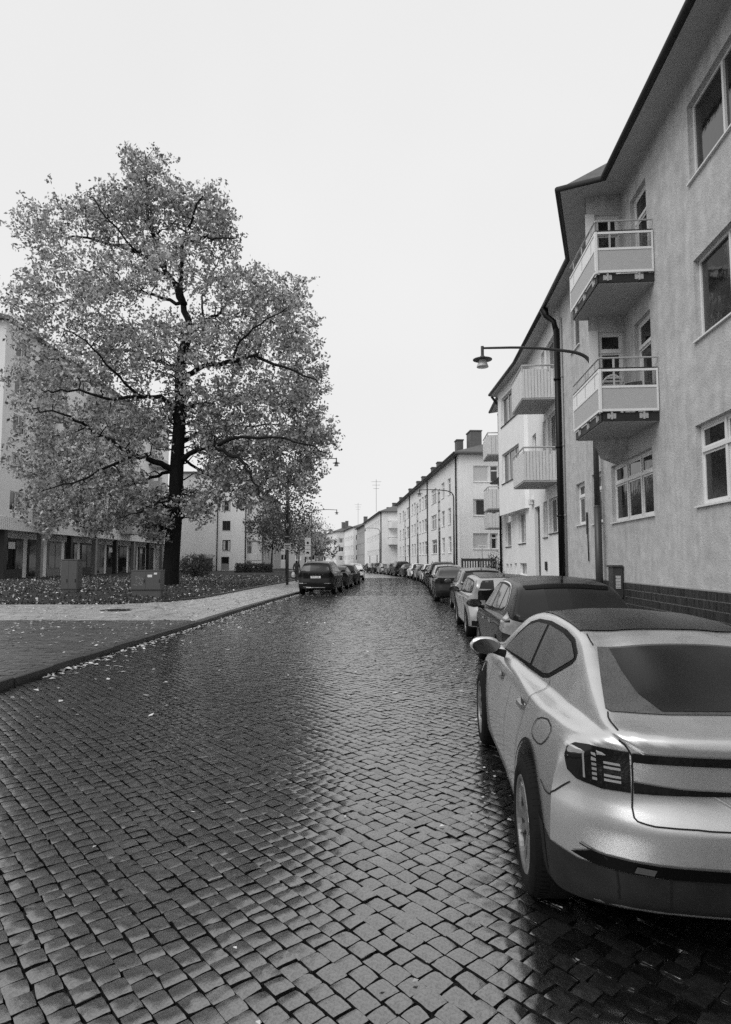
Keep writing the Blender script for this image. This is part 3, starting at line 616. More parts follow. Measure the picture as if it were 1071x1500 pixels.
# set-back house between the second and third
B2c = empty('apartment_house', (11, 43, .1), 'set-back pale house half hidden behind the bay, with small board balconies', 'building')
F2c = Fr(10.6, 41.5, .02, -1); shell(B2c, F2c, 9.5, 8, 0, 8.2, [(1, 2.4, 5.2, 6.6), (5, 6.4, 5.2, 6.6)], [], M_plast3); window(B2c, F2c, 1, 2.4, 5.2, 6.6); window(B2c, F2c, 5, 6.4, 5.2, 6.6)
slab_roof(B2c, F2c, 9.5, 8, 8.2, 1.6, M_roof)
bal = empty('balcony', F2c(4.5, 0, 4.3)); bal.parent = B2c; bal.location = F2c(4.5, 0, 4.3) - B2c.location; balcony_board(bal, F2c, 4.5, 6.8, 1.6, 4.3, .95, .22)
# fourth house with white rounded balconies on its end
F4 = Fr(2.95, 115, -.087, -1); B4 = empty('apartment_house', (3, 116, .1), 'pale apartment house with rows of small windows and white balconies on its end wall', 'building')
ops4 = [(1.5 + c * 3.0, 2.8 + c * 3.0, z0, z1) for c in range(10) for z0, z1 in ((2.6, 4.), (5.5, 6.9), (8.2, 9.5))]
ops4 += []; gop4 = [(4.0, 5.2, z0, z0 + 2.0) for z0 in (2.2, 5.0, 8.0)] + [(5.5, 6.3, z0, z0 + 2.0) for z0 in (2.2, 5.0, 8.0)]
G4 = shell(B4, F4, 36, 10, 0, 10.9, ops4, gop4, M_plast3)
for o_ in ops4: window(B4, F4, *o_, cols=2, fw=.1, bars=False, sill=False)
for o_ in gop4: window(B4, G4, *o_, cols=1, fw=.1, sill=False, fm=M_dframe)
slab_roof(B4, F4, 36, 10, 10.9, 2.2, M_roof, chim=((9, -5, .6, 1.2), (20, -5, .6, 1.1), (30, -5, .6, 1.)))
for zb in (4.9, 7.9):
    r = MB(); pts = [G4(1.2, .02, 0), G4(1.2, 1.2, 0), G4(1.7, 1.6, 0), G4(6.4, 1.6, 0), G4(6.9, 1.2, 0), G4(6.9, .02, 0)]; r.prism([(p.x, p.y) for p in pts], zb - .15, zb + .95); bb = r.build('balcony', M_white, B4)
    MB().tube([p + Vector((0, 0, zb + 1.1)) for p in pts], .04, 6).build('handrail', M_dsteel, bb)
pipe(B4, F4, .2, .1, .1, 10.7, .1, M_dsteel, k=6); MB().box(F4, 7.2, 8.3, .0, .05, .2, 3.0).build('door', M_dframe, B4); MB().box(F4, 22.2, 23.3, .0, .05, .2, 3.0).build('door', M_dframe, B4)
# receding houses further round the bend
def far_house(x, y, h, L, Wd, ze, rise, m, label, nf, ng, rows, bal=None, chim=((3, -4, .5, 1.2),), dark=False, side=-1):
    F = Fr(x, y, h, side); B = empty('apartment_house', (x, y, 0), label, 'building'); fo, go = [], []
    for r in range(rows):
        z0 = 2.0 + r * 2.85
        for c in range(nf): fo.append((.6 + c * (L - .6) / nf, .6 + c * (L - .6) / nf + min(1.6, L / nf * .55), z0, z0 + 1.45))
        for c in range(ng): go.append((.7 + c * (Wd - .7) / ng, .7 + c * (Wd - .7) / ng + min(1.7, Wd / ng * .5), z0, z0 + 1.5))
    G = shell(B, F, L, Wd, 0, ze, fo, go, m)
    for o_ in fo: window(B, F, *o_, cols=2, fw=.1, bars=False, sill=False)
    for o_ in go: window(B, G, *o_, cols=2, fw=.1, bars=False, sill=False)
    slab_roof(B, F, L, Wd, ze, rise, M_roof, chim=chim)
    if bal:
        for r in range(1, rows): MB().box(G, bal[0], bal[1], .02, 1.3, 1.6 + r * 2.85, 2.75 + r * 2.85).build('balcony', M_dframe if dark else M_white, B)
    return B
far_house(-.2, 152, -.10, 22, 11, 10.6, 1.5, M_plast4, 'darker grey facade house between the balcony-ended house and the corner house', 8, 2, 3)
far_house(-3.4, 178, -.14, 24, 13, 11.5, 2.4, M_plast3, 'far corner house with dark stacked balconies and a raised attic', 6, 3, 3, bal=(1.2, 8.5), dark=True, chim=((4, -4, .8, 1.6),))
far_house(-9.5, 205, -.22, 22, 11, 11.5, 2.2, M_plast5, 'far white house with several chimneys beyond the dark balconies', 6, 3, 3, chim=((3, -3, .7, 1.8), (8, -5, .7, 1.8), (15, -5, .7, 1.8)))
far_house(-16, 232, -.3, 26, 10, 10.5, 2.0, M_plast5, 'farthest low white house at the bend of the street', 6, 3, 3, bal=(1, 6), chim=((3, -4, .7, 1.5), (12, -4, .7, 1.5)))
# --- the same street going on behind the camera
far_house(2.6, -48, .079, 50, 10, 10.8, 2.2, M_plast3, 'pale house row continuing the street behind the viewpoint on the balcony side', 12, 2, 3)
far_house(-16, -50, .0, 46, 10, 10.5, 2.2, M_plast4, 'grey house row facing the street behind the viewpoint on the lawn side', 11, 2, 3, side=1)
far_house(-22, -70, PI / 2, 50, 10, 12.0, 2.2, M_plast4, 'house closing the street far behind the viewpoint', 11, 2, 3)
# --- left side: slab block with shops behind the big tree, and its tower wing
LBx = -27.0; FL = Fr(LBx, 46, -.02, 1)
BL = empty('apartment_block', (LBx, 60, .3), 'tall pale apartment block with recessed shopfronts behind the big tree', 'building')
opl = [(1.5 + c * 3.6, 3.3 + c * 3.6, 5.6 + r * 3.0, 7.1 + r * 3.0) for c in range(11) for r in range(5)]
m = MB(); m.wall(FL, 0, 42, 4.1, 20.0, opl, depth=.15); m.wall(FL, 0, 42, .2, 4.1, n=-1.6)
m.add([FL(0, 0, 4.1), FL(42, 0, 4.1), FL(42, -1.7, 4.1), FL(0, -1.7, 4.1)], [[0, 1, 2, 3]]); m.add([FL(0, 0, 4.1), FL(0, -12, 4.1), FL(0, -12, 20), FL(0, 0, 20)], [[0, 1, 2, 3]]); m.add([FL(0, -1.6, .2), FL(0, -12, .2), FL(0, -12, 4.1), FL(0, -1.6, 4.1)], [[0, 1, 2, 3]]); m.add([FL(42, 0, .2), FL(42, -12, .2), FL(42, -12, 20), FL(42, 0, 20)], [[0, 1, 2, 3]]); m.build('wall', M_plast5, BL)
for o_ in opl: window(BL, FL, *o_, cols=2, fw=.09, bars=False, sill=False)
slab_roof(BL, FL, 42, 12, 20.0, 2.0, M_roof, hip=False)
for c in range(4):
    for r in range(5):
        zz = 5.0 + r * 3.0; u0 = 5.0 + c * 9.6; bb = MB().box(FL, u0, u0 + 3.4, .02, 1.4, zz - .2, zz - .02).build('balcony', M_concrete, BL); p_ = MB(); p_.box(FL, u0, u0 + .05, .02, 1.4, zz, zz + 1.0); p_.box(FL, u0 + .05, u0 + 3.35, 1.35, 1.4, zz, zz + 1.0); p_.box(FL, u0 + 3.35, u0 + 3.4, .02, 1.4, zz, zz + 1.0); p_.build('parapet', M_panel, bb)
for c in range(12):
    u0 = .6 + c * 3.45; sh = MB().box(FL, u0, u0 + 2.6, -1.58, -1.5, .3, 3.6).build('shopfront', M_dframe if c % 3 else M_shop, BL)
    MB().box(FL, u0 + .15, u0 + 1.25, -1.5, -1.47, 1.1 if c % 2 else .5, 3.4).build('pane', M_glass, sh); MB().box(FL, u0 + 1.4, u0 + 2.45, -1.5, -1.47, 1.1, 3.4).build('pane', M_glass, sh)
    if c % 3 == 1: MB().box(FL, u0 + .2, u0 + 1.2, -1.46, -1.43, 2.75, 3.3).build('shop_sign', M_white, sh)
for c in range(8): MB().box(FL, 1.2 + c * 5.6, 1.65 + c * 5.6, -.5, -.1, .1, 4.1).build('column', M_shop if c % 2 else M_dsteel, BL)
m = MB()
for i in range(160): m.box(FL, i * .2625, i * .2625 + .2, .0, .035, 4.12, 5.1)
tag(m.build('ribbed_cladding', M_white, BL), kind='stuff')
FT = Fr(-27.5, 93, PI / 2, 1); BT = empty('apartment_block', (-21, 93, .3), 'white tower wing with a column of dark windows and stacked balconies at its edge', 'building')
tw = []
for y0, y1 in ((699, 719), (734, 748), (763, 777), (791, 806.5)):
    u0, zt = onF(FT, 326, y0); u1, zb_ = onF(FT, 337.5, y1); tw.append((round(u0, 3), round(u1, 3), round(zb_, 3), round(zt, 3)))
uL, _ = onF(FT, 361, 780); dr = (tw[0][0], tw[0][1], .4, 2.4)
m = MB(); m.wall(FT, 0, uL, .2, 14.8, tw + [dr], depth=.15); m.add([FT(uL, 0, .2), FT(uL, -14, .2), FT(uL, -14, 14.8), FT(uL, 0, 14.8)], [[0, 1, 2, 3]]); m.build('wall', M_plast5, BT)
for o_ in tw: window(BT, FT, *o_, cols=2, fw=.1, bars=False, fm=M_dframe)
dO = MB().box(FT, dr[0], dr[1], -.15, -.1, dr[2], dr[3]).build('door', M_plastic, BT); MB().box(FT, dr[0] + .1, dr[1] - .1, -.1, -.09, 1.4, 2.3).build('pane', M_glass, dO)
b = MB(); b.box(FT, -.3, uL + .3, -14, .4, 14.8, 15.05); b.build('roof', M_roof, BT); pipe(BT, FT, uL - .1, .1, .3, 14.7, .09, M_dsteel, k=6); pipe(BT, FT, onF(FT, 318.5, 780)[0], .1, .3, 14.7, .08, M_dsteel, k=6)
FT2 = Fr(-27.5 + uL, 93, 0, 1)
for r in range(5):
    zz = 1.9 + r * 2.95; bb = MB().box(FT2, .5, 4.5, .02, 1.5, zz - .18, zz).build('balcony', M_concrete, BT); MB().box(FT2, .5, .55, .02, 1.5, zz, zz + 1.0).box(FT2, .55, 4.5, 1.45, 1.5, zz, zz + 1.0).build('parapet', M_white, bb)
    MB().box(FT2, .9, 1.9, .0, .03, zz + .1, zz + 2.1).box(FT2, 2.3, 4.2, .0, .03, zz + .8, zz + 2.1).build('balcony_window', M_dframe, BT)
far_house(-17.5, 108, 0, 22, 18, 13.5, 1.5, M_plast4, 'grey house with dark balconies tucked behind the white tower wing', 5, 5, 4, bal=(2, 6), dark=True, side=1)
far_house(-12.5, 165, 0, 20, 30, 9.5, 1.5, M_plast4, 'far grey house seen low between the trees beyond the lawn', 4, 8, 3, side=1)
sd = empty('porch_shed', (-24, 90, .35), 'small dark shed with pale sloping roof against the white tower wing', 'shed')
MB().box(WF, -24.6, -22.2, 89.5, 91.5, .3, 2.2).build('wall', M_dframe, sd); MB().add([(-24.9, 89.2, 2.2), (-21.9, 89.2, 2.05), (-21.9, 91.8, 2.5), (-24.9, 91.8, 2.65), (-24.9, 89.2, 2.35), (-21.9, 89.2, 2.2), (-21.9, 91.8, 2.65), (-24.9, 91.8, 2.8)], [[0, 1, 2, 3], [4, 5, 6, 7], [0, 1, 5, 4], [1, 2, 6, 5], [2, 3, 7, 6], [3, 0, 4, 7]]).build('roof', M_shop, sd)
# ---------------------------------------------------------------- cars
def paint(name, base, metal=.55, rough=.32): return mat(name, base, rough, metal=metal, spec=(.4 if base > .1 else .25), coat=(.5 if base > .1 else .15), vor=.25, vorscale=170, var=.03, vscale=2)
P_silver = mat('paint_silver', .62, .32, metal=.8, coat=.6, vor=.10, vorscale=150, streak=.07)
P_dark = paint('paint_dark', .014, .1); P_black = paint('paint_black', .006, .0); P_white = paint('paint_white', .72, .0, .4); P_mid = paint('paint_mid', .17, .5); P_light = paint('paint_light', .42, .5)
M_cglass = mat('car_glass', .008, .05, spec=.45, vor=.2, vorscale=120)
M_cglass_wet = mat('car_glass_wet', .075, .3, spec=.4, vor=1.0, vorscale=85, var=.4, vscale=4, rvar=.1, bump=.6, bscale=60)
M_roofglass = mat('car_roof_glass', .008, .22, spec=.22, vor=1.0, vorscale=60, bump=.4, bscale=90)
M_gloss = mat('gloss_black', .004, .4, spec=.06); M_gap = mat('panel_gap', .004, .9); M_trim = mat('black_trim', .012, .6, bump=.15, bscale=200, spec=.12)
M_lens = mat('light_lens', .008, .06, spec=.35); M_lensbar = mat('light_element', .30, .25); M_lensw = mat('light_clear', .22, .12, coat=.6, var=.4, vscale=14)
M_tyre = mat('tyre_rubber', .010, .8, spec=.1, var=.3, vscale=30, bump=.2, bscale=80); M_rim = mat('alloy', .26, .3, metal=.7, var=.1, vscale=20); M_rimd = mat('alloy_dark', .03, .35, metal=.3); M_chrome = mat('chrome', .75, .1, metal=1)
M_plate = mat('number_plate', .75, .4); M_mud = mat('sooty_bumper', .022, .5, var=.35, vscale=6, streak=.3, spec=.2)
def chaikin(P, it=2):
    for _ in range(it):
        Q = [P[0]]
        for a, b in zip(P, P[1:]): Q += [(a[0] * .75 + b[0] * .25, a[1] * .75 + b[1] * .25), (a[0] * .25 + b[0] * .75, a[1] * .25 + b[1] * .75)]
        Q.append(P[-1]); P = Q
    return P
class Car: pass
def tmp_obj(me, name='tmp'):
    o = bpy.data.objects.new(name, me); COL.objects.link(o); return o
def car_body(s):
    top, shz, shw, belt, inset, bot = (pchip(s[k]) for k in ('top', 'shz', 'shw', 'belt', 'inset', 'bot')); L = s['L']
    rp, fp_ = pchip(s['rear']), pchip(s['front']); wm = s.get('wm') or max(p[1] for p in s['shw']); RC = s.get('rc', .42); FC = s.get('fc', .62)
    def corner(y, R, w0):
        t = min(1, max(0, (abs(y) - (w0 - R)) / R)); return R * (1 - math.sqrt(max(0, 1 - t * t * .94))) + .05 * (y / w0) ** 2
    def xr(y, z): return rp(z) + corner(y, RC, wm) * s.get('rck', .9)
    def xf(y, z): return fp_(z) - corner(y, FC, wm) * .9
    e = [0, .012, .03, .055, .085, .12, .16, .2, .25, .3, .36, .42]; st = e + list(np.linspace(.5, L - .5, 56)) + [L - q for q in e[::-1]]
    rings = []; xs = []
    for X in st:
        zt, zb, w = top(X), bot(X), shw(X); zbl = min(belt(X), zt - .02); zs = min(shz(X), zbl - (.03 if 'lean' not in s else .018)); h = zt - zbl; wb = w - inset(X); wr = wb - s['tumble'] * max(0, h - .02) - .035
        H_ = zs - zb
        le = s.get('lean', 0.0); P = [(0, zb), (w - .16, zb), (w - .06, zb + .012), (w - .03, zb + .09), (w - s.get('tuck', .03), zb + .36 * H_), (w - .012 - le * .12, zb + .62 * H_), (w - le * .8, zs - .07), (w - .003 - le, zs - .028), (w - .022 - le, zs + .002), (wb + (.05 if not le else .03), zbl - .016), (wb, zbl), (wb - .012, zbl + .05 * h),
             (wr + .018, zbl + .84 * h), (wr - .03, zbl + .93 * h), (wr * .72, zt - .022 * min(1, h * 4) - .004), (wr * .35, zt - .003), (0, zt)]
        half = chaikin(P, 2); full = half + [(-y, z) for y, z in half[-2:0:-1]]; rings.append([(min(max(X, xr(y, z)), xf(y, z)), y, z) for y, z in full])
    n = len(rings[0]); nh = len(half); V = [p for r in rings for p in r]; F = []
    for i in range(len(rings) - 1):
        for j in range(n): F.append((i * n + j, (i + 1) * n + j, (i + 1) * n + (j + 1) % n, i * n + (j + 1) % n))
    for k, fx, flip in ((0, xr, 0), (len(rings) - 1, xf, 1)):
        base = rings[k]; zc = (base[0][2] + base[nh - 1][2]) / 2; prev = k * n
        for q in np.linspace(.88, .12, 8):
            b = len(V); V += [(fx(y * q, zc + (z - zc) * q), y * q, zc + (z - zc) * q) for _, y, z in base]
            for j in range(n):
                f = (prev + j, prev + (j + 1) % n, b + (j + 1) % n, b + j); F.append(f[::-1] if flip else f)
            prev = b
        F.append(tuple(range(prev, prev + n)))
    me = bpy.data.meshes.new('body'); me.from_pydata(V, [], F); bm = bmesh.new(); bm.from_mesh(me); bmesh.ops.remove_doubles(bm, verts=bm.verts, dist=.0012); bmesh.ops.recalc_face_normals(bm, faces=bm.faces)
    if 'lean' in s:
        vv = [v for v in bm.verts if v.co.x < .52]
        v2 = [v for v in bm.verts if v.co.x < .5 and v.co.z > .93]
        for k_ in range(14): bmesh.ops.smooth_vert(bm, verts=(vv if k_ < 4 else v2), factor=.5, use_axis_x=True, use_axis_y=True, use_axis_z=True)
    bvh = BVHTree.FromBMesh(bm); bm.to_mesh(me); bm.free(); return me, bvh
def project(bvh, outline, mode, off, grid=.05, c=(1.2, 0)):
    bm = bmesh.new(); f = bm.faces.new([bm.verts.new((a, b, 0)) for a, b in outline]); A = [p[0] for p in outline]; B = [p[1] for p in outline]
    ga = grid / 1.2 if mode == 'wrap' else grid
    for ax, lo, hi, g in ((0, min(A), max(A), ga), (1, min(B), max(B), grid)):
        for t in np.arange(lo + g, hi, g):
            no = (1, 0, 0) if ax == 0 else (0, 1, 0); co_ = (t, 0, 0) if ax == 0 else (0, t, 0); bmesh.ops.bisect_plane(bm, geom=bm.verts[:] + bm.edges[:] + bm.faces[:], plane_co=co_, plane_no=no, dist=1e-5)
    for v in bm.verts:
        a, b = v.co.x, v.co.y
        if mode == 'side': o, d = Vector((a, 3, b)), Vector((0, -1, 0))
        elif mode == 'rear': o, d = Vector((-3, a, b)), Vector((1, 0, 0))
        elif mode == 'front': o, d = Vector((9, a, b)), Vector((-1, 0, 0))
        elif mode == 'top': o, d = Vector((a, b, 4)), Vector((0, 0, -1))
        else: o, d = Vector((c[0] - 3.5 * cos(a), c[1] + 3.5 * sin(a), b)), Vector((cos(a), -sin(a), 0))
        loc, nor, _, _ = bvh.ray_cast(o, d)
        if loc is None: loc, nor, _, _ = bvh.find_nearest(o + d * 2.2)
        if nor.dot(d) > 0: nor = -nor
        v.co = loc + nor * off
    bmesh.ops.recalc_face_normals(bm, faces=bm.faces)
    V = [v.co.copy() for v in bm.verts]; bm.verts.index_update(); F = [[v.index for v in f.verts] for f in bm.faces]; bm.free(); return V, F
def patch(car, outline, mode, off, m, name, parent=None, mirror=False, grid=.05, flat=False):
    V, F = project(car.bvh, outline, mode, off, grid); out = []
    for sg in ((1, -1) if mirror else (1,)):
        b = MB(); b.add([(x - car.ax, y * sg, z) for x, y, z in V], F); out.append(b.build(name, m, parent[0 if sg > 0 else 1] if isinstance(parent, list) else (parent or car.root), smooth=not flat))
    return out
def resample(P, step):
    out = []
    for a, b in zip(P, P[1:]):
        a, b = Vector(a), Vector(b); k = max(1, int((b - a).length / step)); out += [a.lerp(b, i / k) for i in range(k)]
    return out + [Vector(P[-1])]
def ribbon(car, path, w, m, name, mirror=False, off=.0035, parent=None, smoothit=1):
    P = [Vector(p) for p in path]
    for _ in range(smoothit):
        Q = [P[0]]
        for a, b in zip(P, P[1:]): Q += [a.lerp(b, .25), a.lerp(b, .75)]
        P = Q + [P[-1]]
    P = resample(P, .025); L = [car.bvh.find_nearest(p)[:2] for p in P]; V = []
    for i, (l, nn_) in enumerate(L):
        t = (L[min(i + 1, len(L) - 1)][0] - L[max(i - 1, 0)][0]); t = t.normalized() if t.length > 1e-6 else Vector((1, 0, 0)); s_ = nn_.cross(t).normalized() * w / 2; V += [l + nn_ * off + s_, l + nn_ * off - s_]
    F = [[2 * i, 2 * i + 1, 2 * i + 3, 2 * i + 2] for i in range(len(L) - 1)]
    for sg in ((1, -1) if mirror else (1,)):
        b = MB(); b.add([(x - car.ax, y * sg, z) for x, y, z in V], F); b.build(name, m, parent or car.root, smooth=True)
def wheel(car, x, y, r, hero=False, spokes=5):
    sg = 1 if y > 0 else -1; W_ = empty('wheel', (x - car.ax, y, r)); W_.parent = car.root
    M_ = Matrix.Rotation(-PI / 2 * sg, 4, 'X'); k = 48 if hero else 28; w = .115
    Mt = Matrix.Translation(wloc(W_)) @ M_; rr = r * .70
    t = MB(); t.lathe([(rr, w - .012), (rr + .012, w), (r * .86, w + .004), (r * .955, w - .012), (r * .992, w - .035), (r, w - .06), (r, -w + .06), (r * .99, -w + .03), (r * .9, -w), (rr, -w)], Mt, k)
    if hero:
        for i in range(72):      # tread blocks on the shoulder
            a0 = 2 * PI * i / 72; P = []
            for (q, h) in ((r * .965, w - .014), (r * 1.004, w - .045), (r * 1.006, w - .085)):
                for da in (0, .055): P.append(Mt @ Vector((q * cos(a0 + da), q * sin(a0 + da), h)))
            t.add(P, [[0, 1, 3, 2], [2, 3, 5, 4]])
    t.build('tyre', M_tyre, W_, smooth=True)
    d = MB(); d.lathe([(rr + .004, w - .012), (rr - .012, w - .016), (rr - .02, w - .05), (.1, w - .085), (0, w - .085)], Mt, k); d.build('barrel', M_rimd, W_, smooth=True)
    s_ = MB(); s_.lathe([(rr + .006, w - .010), (rr - .002, w - .002), (rr - .014, w - .006), (rr - .016, w - .03)], Mt, k); s_.lathe([(.062, w - .05), (.058, w - .026), (.03, w - .02), (0, w - .02)], Mt, 16)
    for i in range(spokes):
        a = 2 * PI * i / spokes + .3
        def sp(q, da, h): return Mt @ Vector((q * cos(a + da), q * sin(a + da), h))
        h0, h1 = w - .03, w - .014
        if hero:
            for s2 in (-1, 1):
                P = [sp(.05, .0, h0), sp(.055, .5 * s2, h0), sp(rr - .008, .30 * s2, h1), sp(rr - .008, .12 * s2, h1), sp(.05, .0, h0 - .03), sp(.055, .5 * s2, h0 - .03), sp(rr - .008, .34 * s2, h1 - .04), sp(rr - .008, .08 * s2, h1 - .04)]
                s_.add(P, [[0, 1, 2, 3], [1, 2, 6, 5], [3, 0, 4, 7]])
        else:
            P = [sp(.05, -.55, h0), sp(.05, .55, h0), sp(rr - .01, .19, h1), sp(rr - .01, -.19, h1), sp(.05, -.6, h0 - .03), sp(.05, .6, h0 - .03), sp(rr - .01, .21, h1 - .03), sp(rr - .01, -.21, h1 - .03)]; s_.add(P, [[0, 1, 2, 3], [1, 2, 6, 5], [3, 0, 4, 7]])
    s_.build('rim', M_rim, W_, smooth=False)
    return W_
def mirror_part(car, x, y, z, m, s=1.0):
    for sg in (1, -1):
        b = MB(); M_ = Matrix.Translation((x - car.ax, sg * (y + .12 * s), z)); prof = []
        k, nseg = 14, 9; P = []
        for i in range(nseg):
            t = i / (nseg - 1); a = -1 + 2 * t; q = max(0.05, (1 - abs(a) ** 3)) ** .5
            for j in range(k):
                an = 2 * PI * j / k; P.append(M_ @ Vector((cos(an) * .085 * s * q * (1.0 if cos(an) > 0 else .32), sg * a * .13 * s, sin(an) * .075 * s * q * (1 if sin(an) > 0 else .8) + .01)))
        b.add(P, [[i * k + j, i * k + (j + 1) % k, (i + 1) * k + (j + 1) % k, (i + 1) * k + j] for i in range(nseg - 1) for j in range(k)] + [list(range(k)), list(range((nseg - 1) * k, nseg * k))]); o = b.build('wing_mirror', m, car.root, smooth=True)
        MB().tube([(x + .02 - car.ax, sg * (y - .05), z - .06), (x - car.ax, sg * (y + .06), z - .03)], [.035, .022], 8).build('mirror_stalk', M_trim, o)
        MB().lathe([(0, 0), (1, 0), (1, .004), (0, .004)], Matrix.Translation((x - .036 * s - car.ax, sg * (y + .12 * s), z + .008)) @ Matrix.Rotation(-PI / 2, 4, 'Y') @ Matrix.Diagonal((.064 * s, .112 * s, 1, 1)), 18).build('mirror_glass', mat('mirror_silver', .13, .08, metal=1.0), o)
def inset_poly(P, d):
    cx = sum(p[0] for p in P) / len(P); cz = sum(p[1] for p in P) / len(P); n = len(P); out = []; A = sum(P[i][0] * P[(i + 1) % n][1] - P[(i + 1) % n][0] * P[i][1] for i in range(n)); sg = 1 if A > 0 else -1
    for i in range(n):
        a, b, c = Vector(P[i - 1]), Vector(P[i]), Vector(P[(i + 1) % n]); e1 = (b - a).normalized(); e2 = (c - b).normalized(); n1 = Vector((-e1.y, e1.x)) * sg; n2 = Vector((-e2.y, e2.x)) * sg; bi = (n1 + n2); q = bi.dot(n1); out.append(tuple(b + bi * (d / max(.35, q))))
    return out
def clip_poly(P, x, keep_less):
    out = []
    for a, b in zip(P, P[1:] + P[:1]):
        ia, ib = ((a[0] <= x) == keep_less), ((b[0] <= x) == keep_less)
        if ia: out.append(a)
        if ia != ib: t = (x - a[0]) / (b[0] - a[0]); out.append((x, a[1] + t * (b[1] - a[1])))
    return out
def make_car(name, s, pm, hero=False):
    car = Car(); car.root = empty(name, (0, 0, 0)); car.ax = s['axles'][0]; me, car.bvh = car_body(s); r = s['wr']; y_w = s['wy']
    # wheel arches
    me.materials.append(pm); me.materials.append(M_trim); bo = tmp_obj(me); ar = s.get('arch', r + .045)
    cut = MB()
    for ax in s['axles']:
        for sg in (1, -1): cut.lathe([(0, .56), (ar, .56), (ar, 1.3), (0, 1.3)], Matrix.Translation((ax, 0, r + .012)) @ Matrix.Rotation(-PI / 2 * sg, 4, 'X'), 56, 1)
    cu = cut.build('cutter', [pm, M_trim], merge=True); md = bo.modifiers.new('b', 'BOOLEAN'); md.object = cu; md.operation = 'DIFFERENCE'; md.solver = 'EXACT'
    dg = bpy.context.evaluated_depsgraph_get(); m2 = bpy.data.meshes.new_from_object(bo.evaluated_get(dg)); bpy.data.objects.remove(bo); bpy.data.objects.remove(cu)
    m2.materials.clear(); m2.materials.append(pm); m2.materials.append(M_trim); m2.transform(Matrix.Translation((-car.ax, 0, 0))); m2.name = 'body'
    zl = s.get('clad', .0)
    for p in m2.polygons:
        if p.center.z < zl and p.material_index == 0: p.material_index = 1
        p.use_smooth = True
    body = tmp_obj(m2, 'body'); body.parent = car.root; m2.set_sharp_from_angle(angle=R(38)); car.body = body
    for ax in s['axles']:
        for sg in (1, -1): wheel(car, ax, sg * (y_w - .115), r, hero, s.get('spokes', 5))
        # arch lips
        n = 22; z0 = r + .012; an = [(ax + (ar + .003) * cos(t), z0 + (ar + .003) * sin(t)) for t in np.linspace(-.12, PI + .12, n)] + [(ax + (ar + s.get('lip', .03)) * cos(t), z0 + (ar + s.get('lip', .03)) * sin(t)) for t in np.linspace(PI + .12, -.12, n)]
        patch(car, an, 'side', .007, s.get('lipm', M_trim), 'arch_trim', mirror=True, grid=.08)
    # side glass
    D = s['dlo']; patch(car, D, 'side', .003, M_gloss, 'window_surround', mirror=True, grid=.07); I = inset_poly(D, s.get('dloin', .028)); cuts = s['pillars']; lo = None
    segs = []; P = I
    for c in cuts: segs.append(clip_poly(P, c - .035, True)); P = clip_poly(P, c + .035, False)
    segs.append(P)
    for q in segs: patch(car, q, 'side', .0055, s.get('sideglass', M_cglass), 'side_window', mirror=True, grid=.07)
    if s.get('chrome'): 
        k = s['chrome']; ribbon(car, [tuple(car.bvh.ray_cast(Vector((a, 3, b)), Vector((0, -1, 0)))[0] or (a, .7, b)) for a, b in k], .02, M_chrome, 'window_trim', mirror=True, off=.006)
    # windscreen and rear glass
    patch(car, s['screen'], 'top', .004, M_cglass, 'windscreen', grid=.08)
    patch(car, s['rglass'], s['rgmode'], .004, s.get('rgm', M_cglass), 'rear_window', grid=.06)
    for nm, pts, mode, m, mir in s['patches']:
        if nm == 'tail_light': car.tl = patch(car, pts, mode, .006, m, nm, mirror=mir, grid=.04)
        else: patch(car, pts, mode, {'rear_bumper': .004, 'bumper_reflector': .012, 'wiped_glass': .007}.get(nm, .0075), m, nm, mirror=mir, grid=.03)
    for path in s['gaps']: ribbon(car, path, s.get('gapw', .008), M_gap, 'panel_gap', mirror=True)
    for path in s.get('gaps1', ()): ribbon(car, path, s.get('gapw', .008), M_gap, 'panel_gap', off=.0065)
    mirror_part(car, *s['mirror'], s.get('mirm', pm))
    for hx, hz in s['handles']:
        loc, nor, _, _ = car.bvh.ray_cast(Vector((hx, 3, hz)), Vector((0, -1, 0)))
        for sg in (1, -1):
            b = MB(); q = [(-.10, -.002), (-.085, .028), (.07, .034), (.10, .012), (.10, -.01)]
            FH = Fr(loc.x - car.ax, loc.y * sg, PI / 2, -sg); G_ = lambda u, n, z: Vector((loc.x - car.ax + u, (loc.y + n) * sg, hz + z))
            P = [G_(u, n, dz) for dz in (-.014, .014) for u, n in q]; b.add(P, [[0, 1, 2, 3, 4][::-1], [5, 6, 7, 8, 9]] + [[i, (i + 1) % 5, 5 + (i + 1) % 5, 5 + i] for i in range(5)]); b.build('door_handle', s.get('handm', pm), car.root)
            MB().add([G_(-.075, .0045, -.03), G_(.06, .0045, -.035), G_(.06, .0045, .035), G_(-.075, .0045, .03)], [[0, 1, 2, 3]]).build('handle_recess', M_gap, car.root)
    # number plate
    if 'plate' in s:
        pz, txt = s['plate']; hit = car.bvh.ray_cast(Vector((-3, 0, pz)), Vector((1, 0, 0)))[0]; b = MB(); FPl = Fr(hit.x - car.ax, 0, PI / 2, 1)
        G_ = lambda u, n, z: Vector((hit.x - car.ax - n, u, z)); pb = b.box(G_, -.26, .26, -.01, .014, pz - .055, pz + .055).build('number_plate', M_plate, car.root)
        Mx = Matrix(((0, 0, -1, hit.x - car.ax - .0155), (-1, 0, 0, 0), (0, 1, 0, pz), (0, 0, 0, 1))); text_mesh(txt, .11, Mx, M_black, 'plate_text', pb, .001)
